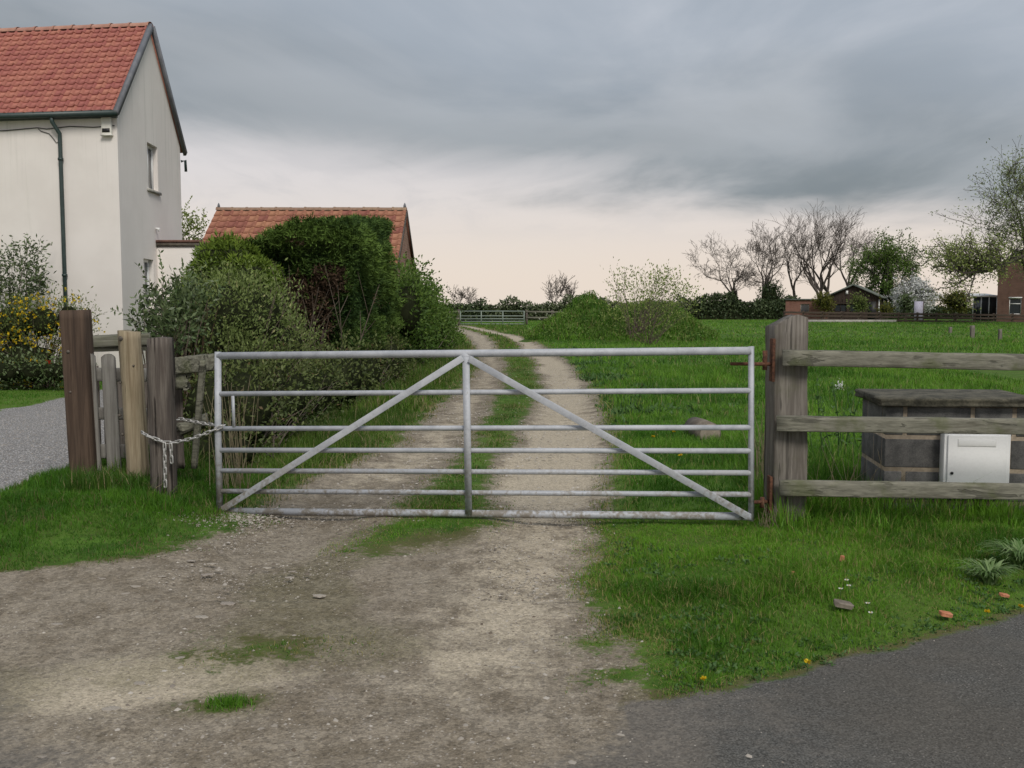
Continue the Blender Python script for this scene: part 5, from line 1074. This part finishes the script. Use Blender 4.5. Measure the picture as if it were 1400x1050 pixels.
# ------------------------------------------------------------------ far hedges and bushes
def hedge(name, label, x0, x1, y0, y1, h, n, mat, seed, size=0.35, hv=0.35):
    r = np.random.default_rng(seed); o = thing(name, ((x0 + x1) / 2, (y0 + y1) / 2, 0), label, 'hedge'); s_ = r.uniform(0, 1, n); x = x0 + (x1 - x0) * s_ + r.normal(0, .3, n); hh = h * (1 - hv + 2 * hv * fbm(x * .45, np.zeros(n) + seed, seed, 3))
    z = hh * r.uniform(0, 1, n) ** .7; y = y0 + (y1 - y0) * s_ + r.normal(0, .55, n) * (1 - .5 * z / hh); mb = MB()
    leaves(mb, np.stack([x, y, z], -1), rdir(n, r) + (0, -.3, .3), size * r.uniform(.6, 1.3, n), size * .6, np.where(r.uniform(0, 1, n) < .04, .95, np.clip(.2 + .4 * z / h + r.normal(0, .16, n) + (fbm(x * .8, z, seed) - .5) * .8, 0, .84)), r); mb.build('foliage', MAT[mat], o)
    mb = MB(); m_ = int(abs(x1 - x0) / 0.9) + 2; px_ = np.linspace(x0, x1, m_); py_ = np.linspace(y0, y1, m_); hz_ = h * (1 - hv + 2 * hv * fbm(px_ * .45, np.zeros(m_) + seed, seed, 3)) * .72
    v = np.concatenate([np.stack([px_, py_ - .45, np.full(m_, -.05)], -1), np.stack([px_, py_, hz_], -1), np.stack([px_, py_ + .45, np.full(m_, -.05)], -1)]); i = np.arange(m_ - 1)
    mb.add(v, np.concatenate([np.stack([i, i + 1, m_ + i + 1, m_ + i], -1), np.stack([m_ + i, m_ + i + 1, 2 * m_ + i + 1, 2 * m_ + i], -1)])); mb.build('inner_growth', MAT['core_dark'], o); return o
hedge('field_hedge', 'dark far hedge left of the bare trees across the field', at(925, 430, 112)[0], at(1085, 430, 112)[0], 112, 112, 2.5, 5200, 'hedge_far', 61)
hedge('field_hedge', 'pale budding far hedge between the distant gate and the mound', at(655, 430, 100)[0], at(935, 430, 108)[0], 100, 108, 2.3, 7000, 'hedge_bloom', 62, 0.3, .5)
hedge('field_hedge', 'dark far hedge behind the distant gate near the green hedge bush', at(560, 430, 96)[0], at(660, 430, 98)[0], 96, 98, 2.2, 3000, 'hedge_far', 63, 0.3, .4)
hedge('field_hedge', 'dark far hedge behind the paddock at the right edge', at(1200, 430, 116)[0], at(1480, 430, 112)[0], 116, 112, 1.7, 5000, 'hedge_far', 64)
def fbush(name, label, u, D, vc, ru, rv, mat, seed, n=1500, size=.25, cat='bush', core='core_dark'):
    p = at(u, vc, D); rx, rz = ru / F_PX * D, rv / F_PX * D
    return shrub(name, label, (p[0], D, 0), [(p[0], D, p[2], rx, rx * .8, rz), (p[0] + rx * .3, D, max(p[2] - rz * .4, .3), rx * .8, rx * .8, rz * .8)], n, size, mat, seed, cat, per=8, clump=size, stems=6, core=core, stemr=.03)
fbush('ivy_bush', 'dense rounded ivy bush at the foot of a bare tree', 1053, 119, 410, 17, 22, 'leaf_ivy', 71, 2600, .3)
fbush('small_bush', 'yellowish green bush at the corner of the dark bungalow', 1126, 99, 413, 10, 10, 'leaf_yellowgreen', 72)
fbush('small_bush', 'olive bush against the dark bungalow gable', 1174, 99, 415, 9, 9, 'leaf_olive', 73)
fbush('small_bush', 'broad yellow green bush between blossom tree and brick house', 1306, 98, 411, 18, 13, 'leaf_yellowgreen', 74, 2600)
fbush('small_bush', 'low lime green bush by the far fence right of the bungalow', 1209, 98, 423, 7, 4, 'leaf_yellowgreen', 75, 500)
fbush('small_bush', 'conical dark green bush in front of the white blossom tree', 1239, 99, 415, 7, 11, 'leaf_evergreen', 76, 900)

# ------------------------------------------------------------------ overgrown mound
mx, my = at(805, 430, 44)[0], 45.0
nu, nv = 70, 50; uu, vv = np.meshgrid(np.linspace(-1, 1, nu), np.linspace(-1, 1, nv))
def mound_h(x, y):
    a = np.clip(1 - np.hypot((x - mx) / 2.6, (y - my) / 3.8), 0, 1); b = np.clip(1 - np.hypot((x - mx - 2.6) / 3.6, (y - my + 1) / 4.4), 0, 1); c = np.clip(1 - np.hypot((x - mx + 0.9) / 2.4, (y - my + 1) / 3.2), 0, 1)
    return np.maximum(np.maximum(sstep(a, 0, 1) * 1.95, sstep(b, 0, .8) * 1.5), sstep(c, 0, 1) * 1.15) * (0.85 + .3 * fbm(x * 1.4, y * 1.4, 55))
X2, Y2 = mx + 1.6 + uu * 5.2, my - 0.6 + vv * 5.2
i = np.arange(nu * nv).reshape(nv, nu); mb = MB(); mb.add(np.stack([X2, Y2, mound_h(X2, Y2) - .06], -1), np.stack([i[:-1, :-1], i[:-1, 1:], i[1:, 1:], i[1:, :-1]], -1).reshape(-1, 4))
m, t = newmat('mound_soil'); Pn = t.n('ShaderNodeNewGeometry').outputs['Position']; cc = t.mix(t.ss(t.noise(Pn, 1.5, 5, .6), .4, .6), (.045, .095, .014), (.085, .125, .030)); out(t, pbr(t, cc, .95, 0, .1))
tag(mb.build('mound', MAT['mound_soil'], None, True), 'overgrown earth mound right of the track', None, None, 'structure')
rng = np.random.default_rng(56); n = 16000; x = rng.uniform(mx - 3.5, mx + 6.5, n); y = rng.uniform(my - 5.5, my + 3, n); h = mound_h(x, y); k_ = h > .12; x, y, h = x[k_], y[k_], h[k_]
mb = MB(); blades(mb, x, y, rng.uniform(.1, .32, len(x)), .035, tints(x, y, 57, .12, .8), .6, h - .06)
tag(mb.build('mound_grass', MAT['grass_field']), 'rank grass covering the mound', 'grass', None, 'stuff')
mb = MB(); leaves(mb, np.stack([x, y, h + rng.uniform(-.05, .2, len(x))], -1)[:7000], rdir(min(7000, len(x)), rng) + (0, 0, .4), .11, .06, np.clip((fbm(x * .9, y * .9, 58) - .5)[:7000] * 1.6 + .55, 0, .84), rng)
tag(mb.build('mound_weeds', MAT['leaf_hawthorn']), 'broad leaved weeds spreading over the mound', 'weeds', None, 'stuff')
shrub('mound_shrub', 'open small leaved shrub growing beside the mound', at(888, 470, 38) * (1, 1, 0), [B(866, 402, 38, (.8, .7, .55)), B(905, 398, 38, (.75, .7, .6)), B(888, 430, 37.6, (1.3, .8, .6)), B(934, 418, 38, (.6, .6, .5)), B(848, 425, 38, (.6, .7, .5))], 2400, .10, 'leaf_pale', 81, per=4, clump=.22, stems=24, core=None, stemr=.011, up=.6)
shrub('mound_top_shrub', 'leafy sapling crown standing above the mound shoulder', at(865, 460, 41) * (1, 1, 0), [B(845, 380, 41, (.4, .4, .4)), B(880, 388, 41, (1.0, .6, .5)), B(910, 382, 41, (.7, .5, .4)), B(938, 400, 41, (.5, .4, .4))], 1300, .11, 'leaf_pale', 82, per=3, clump=.20, stems=60, core=None, stemr=.014, up=.7)
# ------------------------------------------------------------------ distant gate and fences
D = 79; fg = thing('distant_gate', at(672, 443, D) * (1, 1, 0), 'distant galvanised field gate at the end of the track', 'gate')
for v in (425.5, 432, 436, 439.5, 443): prim('rail', 'galv_far', fg, lambda m: m.tube([at(629, v, D), at(717, v, D)], 0.045, 6))
for u in (629.5, 658, 687.5, 716.5): prim('upright', 'galv_far', fg, lambda m: m.tube([at(u, 425, D), at(u, 444, D)], 0.05, 6))
ff = thing('distant_fence', at(612, 444, D) * (1, 1, 0), 'timber rail fence left of the distant gate', 'fence')
for v0 in (426.5, 435.5): beam_obj('rail', 'wood_rail', ff, at(590, v0, D), at(628, v0, D), .12, .05, up=(0, 1, 0), nl=4)
for u in (593, 627): beam_obj('post', 'wood_dark', ff, (at(u, 440, D)[0], D + .1, -.1), (at(u, 440, D)[0], D + .1, at(u, 423, D)[2]), .18, .18, up=(0, 1, 0), nl=4)
ff = thing('distant_fence', at(740, 444, D) * (1, 1, 0), 'timber rail fence between the distant gate and the mound', 'fence')
for v0 in (426, 434): beam_obj('rail', 'wood_rail', ff, at(719, v0, D), at(790, v0 + 1, D), .11, .05, up=(0, 1, 0), nl=4)
for u in (720, 755): beam_obj('post', 'wood_dark', ff, (at(u, 440, D)[0], D + .1, -.1), (at(u, 440, D)[0], D + .1, at(u, 424, D)[2]), .18, .18, up=(0, 1, 0), nl=4)
D = 92; pf = thing('paddock_fence', at(1240, 440, D) * (1, 1, 0), 'long dark brown board fence across the far side of the field', 'fence')
us = list(np.arange(1072, 1450, 26.0))
for i, u in enumerate(us): beam_obj('post', 'fence_brown', pf, (at(u, 440, D)[0], D, -.1), (at(u, 440, D)[0], D, at(u, 425 + (u - 1080) * .012, D)[2]), .16, .14, up=(0, 1, 0), nl=4)
for u0, u1 in zip(us[:-1], us[1:]):
    for v in (427, 431.5, 436.5): beam_obj('board', 'fence_brown', pf, at(u0 - .5, v + (u0 - 1080) * .014, D - .1), at(u1 + .5, v + (u1 - 1080) * .014, D - .1), .17, .035, up=(0, 1, 0), nl=4)
prim('concrete_footing', 'concrete', pf, lambda m: m.obox(at(1090, 440, D - .25) * (1, 1, 0) - (0, 0, .05), (at(1225, 440, D)[0] - at(1090, 440, D)[0], 0, 0), (0, .2, 0), (0, 0, .33)))
G2 = 'old wire fence posts in the field'
for u, vt, vb, wpx, lb in ((1299, 447, 457, 4, 'low mossy fence post in the field, leftmost of three'), (1329, 445, 464, 6, 'ivy grown fence post in the field, middle one of three'), (1367, 450, 467, 4, 'pale fence post in the field nearest the right edge')):
    p = gp(u, vb); o = thing('field_post', p, lb, 'post', G2); beam_obj('stake', 'wood_weathered', o, p - (0, 0, .1), (p[0], p[1], at(u, vt, p[1])[2]), wpx / F_PX * p[1], .1, up=(0, 1, 0), nl=6, rough=.01, seed=u)

# ------------------------------------------------------------------ far buildings
def building(name, label, x0, x1, y, dep, ze, zr, wmat, rmat, holes, hk=None, over=.25, slab=.12, flat_roof=False, axis='gable', cat='building', rot=0.0):
    o = thing(name, (x0, y, 0), label, cat); L = x1 - x0; o.rotation_euler = (0, 0, math.radians(rot))
    mb = MB(); wall(mb, (x0, y, 0), ex, L, -.2, ze, [h[:4] for h in holes], -eyv, .15, None if flat_roof else (L / 2, zr)); mb.build('front_wall', MAT[wmat], o)
    mb = MB(); wall(mb, (x0, y, 0), eyv, dep, -.2, ze, [], -ex); wall(mb, (x1, y, 0), eyv, dep, -.2, ze, [], ex); wall(mb, (x0, y + dep, 0), ex, L, -.2, ze, [], eyv, .1, None if flat_roof else (L / 2, zr)); mb.build('side_wall', MAT[wmat], o)
    if flat_roof: prim('roof', rmat, o, lambda m: m.obox((x0 - over, y - over, ze + .003), (L + 2 * over, 0, 0), (0, dep + 2 * over, 0), (0, 0, slab)))
    else:
        for sgn, xe in ((1, x0), (-1, x1)):
            s_ = unit((sgn * L / 2, 0, zr - ze)); n_ = np.array((-sgn * s_[2], 0, abs(s_[0]))); l_ = math.hypot(L / 2, zr - ze)
            prim('roof', rmat, o, lambda m: m.obox(np.array((xe, y - over, ze)) - s_ * over * 1.2 + n_ * .004, s_ * (l_ + over * 1.2 + (0.0 if sgn > 0 else -.02)), (0, dep + 2 * over, 0), n_ * slab))
    for h in holes: window(o, (x0, y, 0), ex, -eyv, h[:4], .08, h[4] if len(h) > 4 else 1, None, .06, 'glass', False, hk or 'upvc')
    return o
D = 103; bx0, bx1 = at(1131, 420, D)[0], at(1197, 420, D)[0]
bung = building('dark_bungalow', 'dark brown timber bungalow with low pitched gable beyond the field', bx0, bx1, D, 7, at(1150, 406, D)[2], at(1157, 390.5, D)[2], 'plank_dark', 'felt_roof', [(.7, 1.9, .95, 1.75), (2.2, 3.4, .95, 1.75)], 'plank_dark', .35, .14, rot=-24)
pp = at(1157, 400, D - .05); prim('gable_lamp', 'white_paint', bung, lambda m: m.obox(pp - (.11, .05, .18), (.22, 0, 0), (0, .06, 0), (0, 0, .36)))
for k_ in range(12): 
    xk = bx0 + (bx1 - bx0) * (k_ + .5) / 12; prim('cover_strip', 'plank_dark', bung, lambda m: m.obox((xk, D - .028, 2.0), (.05, 0, 0), (0, .026, 0), (0, 0, .40)))
prim('corner_post', 'white_paint', bung, lambda m: m.obox((bx1 + .003, D - .05, 0), (.08, 0, 0), (0, .1, 0), (0, 0, 2.2)))
prim('side_door', 'dark_slot', bung, lambda m: m.obox((bx1 - 1.0, D - .03, 0), (.75, 0, 0), (0, .026, 0), (0, 0, 2.0)))
D = 101; building('brick_outbuilding', 'low red brick flat roofed outbuilding left of the dark bungalow', at(1074, 420, D)[0], at(1129, 420, D)[0], D, 3.4, at(1100, 410.5, D)[2], 0, 'brick_far', 'felt_roof', [(1.45, 2.3, .9, 1.75, 0)], 'concrete', .12, .14, True, rot=-17)
D = 97; hx = at(1363, 420, D)[0]
building('brick_house', 'dark brown brick house end with white window at the right edge', hx, hx + 8.4, D, 9, at(1363, 362, D)[2], at(1363, 362, D)[2] + 2.7, 'brick_house', 'felt_roof', [(1.05, 2.1, .75, 2.3, 0)], 'white_paint', .12, .12, cat='house', rot=-30)
wx0 = hx + 1.05
hs = [o for o in bpy.data.objects if o.name.startswith('brick_house') and o.type == 'EMPTY'][0]
prim('window_arch', 'white_paint', hs, lambda m: m.obox((wx0 - .06, D - .04, 2.302), (1.17, 0, 0), (0, .038, 0), (0, 0, .10)))
prim('window_bar', 'white_paint', hs, lambda m: m.obox((wx0 + .06, D + .07, 1.72), (.93, 0, 0), (0, .04, 0), (0, 0, .07)))
D = 104; o = thing('greenhouse', (at(1345, 420, D)[0], D, 0), 'white flat roofed glazed lean-to left of the brick house', 'greenhouse')
gx0, gx1 = at(1329, 420, D)[0], at(1364, 420, D)[0]; zt = at(1345, 405, D)[2]
prim('roof', 'white_paint', o, lambda m: m.obox((gx0, D - .2, zt - .05), (gx1 - gx0, 0, 0), (0, 3, .25), (0, 0, .12)))
prim('glazing', 'glass', o, lambda m: m.obox((gx0 + .1, D, 0), (gx1 - gx0 - .2, 0, 0), (0, .05, 0), (0, 0, zt - .055)))
for k_ in range(4): xk = gx0 + .05 + (gx1 - gx0 - .2) * k_ / 3; prim('post', 'white_paint', o, lambda m: m.obox((xk, D - .08, 0), (.09, 0, 0), (0, .07, 0), (0, 0, zt - .052)))
D = 97; p = at(1256, 424, D); o = thing('garden_board', p * (1, 1, 0), 'pale lilac panel standing by the white blossom tree', 'panel')
prim('panel', 'lilac_board', o, lambda m: m.box((p[0] - .42, D, .1), (p[0] + .42, D + .05, at(1256, 412, D)[2])))
prim('frame', 'wood_dark', o, lambda m: m.box((p[0] + .424, D - .02, -.05), (p[0] + .50, D + .06, at(1256, 411, D)[2])))

# ------------------------------------------------------------------ small foreground things
rng = np.random.default_rng(91)
def dandelion(u, v, label, h=.03, r=.016):
    p = gp(u, v, .05); z = float(gz(p[0], p[1])); o = thing('dandelion', (p[0], p[1], z), label, 'flower', 'dandelions in the grass'); c = np.array((p[0], p[1], z + h))
    prim('stem', 'weed_leaf', o, lambda m: m.tube([(p[0], p[1], z), c], .0018, 4)); mb = MB(); k_ = 26; a = rng.uniform(0, 6.28, k_)
    leaves(mb, np.repeat(c[None], k_, 0), np.stack([np.cos(a), np.sin(a), rng.uniform(.1, 1.6, k_)], -1), r, r * .4, rng.uniform(0, 1, k_), rng); mb.build('petals', MAT['petal_yellow'], o)
for u, v, lb, h, r in ((1104, 902, 'yellow dandelion at the tarmac edge, below the daisies', .035, .02), (962, 923, 'yellow dandelion at the leftmost end of the tarmac edge', .03, .018), (1350, 834, 'yellow dandelion by the orange brick piece near the lane', .035, .017), (1396, 826, 'yellow dandelion at the right edge of the photo', .035, .018),
    (930, 638, 'yellow dandelion seen between the gate bars, nearest of them', .10, .026), (893, 611, 'yellow dandelion behind the gate, left of the log', .10, .026), (921, 604, 'yellow dandelion behind the gate, close beside the log', .10, .024)): dandelion(u, v, lb, h, r)
def daisy(u, v, label):
    p = gp(u, v, .05); z = float(gz(p[0], p[1])); o = thing('daisy', (p[0], p[1], z), label, 'flower', 'daisies in the verge'); c = np.array((p[0], p[1], z + .05))
    prim('stem', 'weed_leaf', o, lambda m: m.tube([(p[0], p[1], z), c], .0015, 4)); mb = MB(); a = np.arange(12) * 6.283 / 12
    leaves(mb, np.repeat(c[None], 12, 0), np.stack([np.cos(a), np.sin(a), np.full(12, .35)], -1), .013, .006, .6, rng); mb.build('petals', MAT['petal_white'], o)
    prim('eye', 'petal_yellow', o, lambda m: m.tube([c, c + (0, 0, .004)], [.005, .003], 6))
for u, v, lb in ((1157, 812, 'white daisy, top one of the cluster in the right verge'), (1149, 823, 'small white daisy at the left of the verge cluster'), (1160, 819, 'tiny white daisy right under the topmost one'), (1186, 838, 'white daisy, upper one of the right hand pair'), (1190, 847, 'white daisy, lowest one of the cluster')): daisy(u, v, lb)
def fragment(u, v, wpx, hpx, label, rot, mat='brick_bit', name='brick_fragment'):
    p = gp(u, v, .05); z = float(gz(p[0], p[1])); s_ = wpx / F_PX * p[1]; bm = bmesh.new(); bmesh.ops.create_cube(bm, size=1); bmesh.ops.bevel(bm, geom=bm.edges[:], offset=.12, segments=1, affect='EDGES')
    r = random.Random(u)
    for v_ in bm.verts: v_.co = Vector((v_.co.x * s_ * r.uniform(.85, 1.1), v_.co.y * s_ * .6 * r.uniform(.8, 1.1), v_.co.z * hpx / F_PX * p[1]))
    me = bpy.data.meshes.new(name); bm.to_mesh(me); bm.free(); me.materials.append(MAT[mat]); o = link(name, me, None, (p[0], p[1], z + .035)); o.rotation_euler = (.15, .2, rot); tag(o, label, 'fragment', 'orange brick fragments in the verge')
fragment(1151, 776, 8, 9, 'upright pale orange tile piece in the verge grass', .9); fragment(1293, 838, 17, 6, 'orange brick piece near the lane edge', .1); fragment(1084, 797, 5, 5, 'tiny orange chip in the middle of the verge', .3); fragment(1373, 812, 14, 4, 'dark orange brick piece under the striped grass tuft', .2)
fragment(1153, 837, 26, 7, 'flat brown stone half sunk in grass by the daisies', .05, 'log_bark', 'sunk_stone')
def tuft(u, v, label, n, h, seed):
    p = gp(u, v, .0); z = float(gz(p[0], p[1])); o = thing('striped_grass_tuft', (p[0], p[1], z), label, 'plant', 'striped grass tufts'); r = np.random.default_rng(seed); mb = MB()
    for i in range(n):
        a = r.uniform(0, 6.28); L = h * r.uniform(.6, 1.2); tt = np.linspace(0, 1, 6); out_ = L * .75 * tt ** 1.2; zz_ = L * (tt * 1.25 - tt ** 2 * .85); d2 = np.array((math.cos(a), math.sin(a), 0)); sd = np.array((-d2[1], d2[0], 0)); w_ = .0055 * (1 - tt ** 3 * .9)
        c = np.array((p[0], p[1], z)) + r.normal(0, .02, 3) * (1, 1, 0) + d2 * out_[:, None] + np.array((0, 0, 1)) * zz_[:, None]
        v_ = np.concatenate([c - sd * w_[:, None], c + sd * w_[:, None]]); k_ = np.arange(5); mb.add(v_, np.stack([k_, k_ + 1, k_ + 7, k_ + 6], -1), None, r.uniform(.1, 1))
    mb.build('leaves', MAT['striped_leaf'], o)
tuft(1349, 806, 'pale striped grass tuft arching over the verge near the lane', 150, .20, 1); tuft(1392, 786, 'larger pale striped grass tuft cut by the right edge', 170, .25, 2)
p = gp(1148, 640); stemclump('white_flowered_weed', 'tall weed with white flowers behind the rail fence', (at(1148, 560, 9.2)[0], 9.2, 0), 14, .85, .25, 'weed_leaf', 95, leaf=(.06, 10, 'weed_leaf'))
c = at(1148, 527, 9.2); o = bpy.data.objects[[q.name for q in bpy.data.objects if q.name.startswith('white_flowered_weed')][0]]; mb = MB(); P = c + rng.normal(0, .02, (60, 3)); leaves(mb, P, rdir(60, rng), .014, .012, .6, rng); mb.build('flowers', MAT['petal_white'], o)
stemclump('dry_grass_stalks', 'tall dry straw stalks behind the hinge side of the gate', (at(1040, 600, 7.9)[0], 7.9, 0), 26, .75, .12, 'dry_stem', 96, rad=.0028)
stemclump('dry_grass_stalks', 'straw stalks arching beside the block housing', (at(1150, 640, 7.1)[0], 7.1, 0), 30, .5, .35, 'dry_stem', 97, rad=.0025)
stemclump('dry_grass_stalks', 'dead straw stalks along the foot of the right gatepost', (at(1050, 715, 6.5)[0], 6.5, 0), 24, .22, .1, 'dry_stem', 98, rad=.002)
stemclump('dry_bramble', 'bare tan stems rising behind the left end of the gate', (at(322, 620, 7.9)[0], 7.9, 0), 26, .95, .22, 'dry_stem', 99, rad=.0035)
n = 900; y = rng.uniform(12, 34, n); x = np.interp(y, RUT_Y, R1) + np.abs(rng.normal(.35, .5, n)); mb = MB(); g_ = fbm(x * 1.2, y * .8, 66) > .5; x, y = x[g_], y[g_]
for k_ in range(9): leaves(mb, np.stack([x, y, gz(x, y)], -1) + rng.normal(0, .05, (len(x), 3)) * (1, 1, .3), rdir(len(x), rng) * (1, 1, .4) + (0, 0, .55), rng.uniform(.06, .15, len(x)), .04, np.clip(rng.normal(.5, .22, len(x)), 0, 1), rng)
tag(mb.build('broad_leaved_weeds', MAT['weed_leaf']), 'broad leaved weeds growing along the right wheel rut', 'weeds', None, 'stuff')
# low weeds along the verge edge
n = 190; x = rng.uniform(.55, 3.4, n); y = np.interp(x, ROAD_X, ROAD_Y) + np.abs(rng.normal(.08, .12, n)); mb = MB()
for k_ in range(7): leaves(mb, np.stack([x, y, gz(x, y)], -1) + rng.normal(0, .012, (n, 3)) * (1, 1, .2), rdir(n, rng) * (1, 1, .4) + (0, 0, .45), rng.uniform(.012, .032, n), .009, np.clip(rng.normal(.4, .22, n), 0, 1), rng)
tag(mb.build('edge_weeds', MAT['weed_leaf']), 'low leafy weeds along the tarmac edge', 'weeds', None, 'stuff')

n = 1500; x = rng.uniform(.5, 3.6, n); y = rng.uniform(3.9, 7.0, n); k_ = (road_d(x, y) > .1) & (grass_w(x, y) > .7) & (fbm(x * 1.4, y * 1.4, 72) > .5); x, y = x[k_], y[k_]; mb = MB()
for k_ in range(6): leaves(mb, np.stack([x, y, gz(x, y) + .008], -1) + rng.normal(0, .014, (len(x), 3)) * (1, 1, .2), rdir(len(x), rng) * (1, 1, .3) + (0, 0, .5), rng.uniform(.012, .032, len(x)), .014, np.clip(rng.normal(.5, .25, len(x)), 0, 1), rng)
tag(mb.build('clover', MAT['weed_leaf']), 'clover and small broad leaved weeds among the verge grass', 'weeds', None, 'stuff')
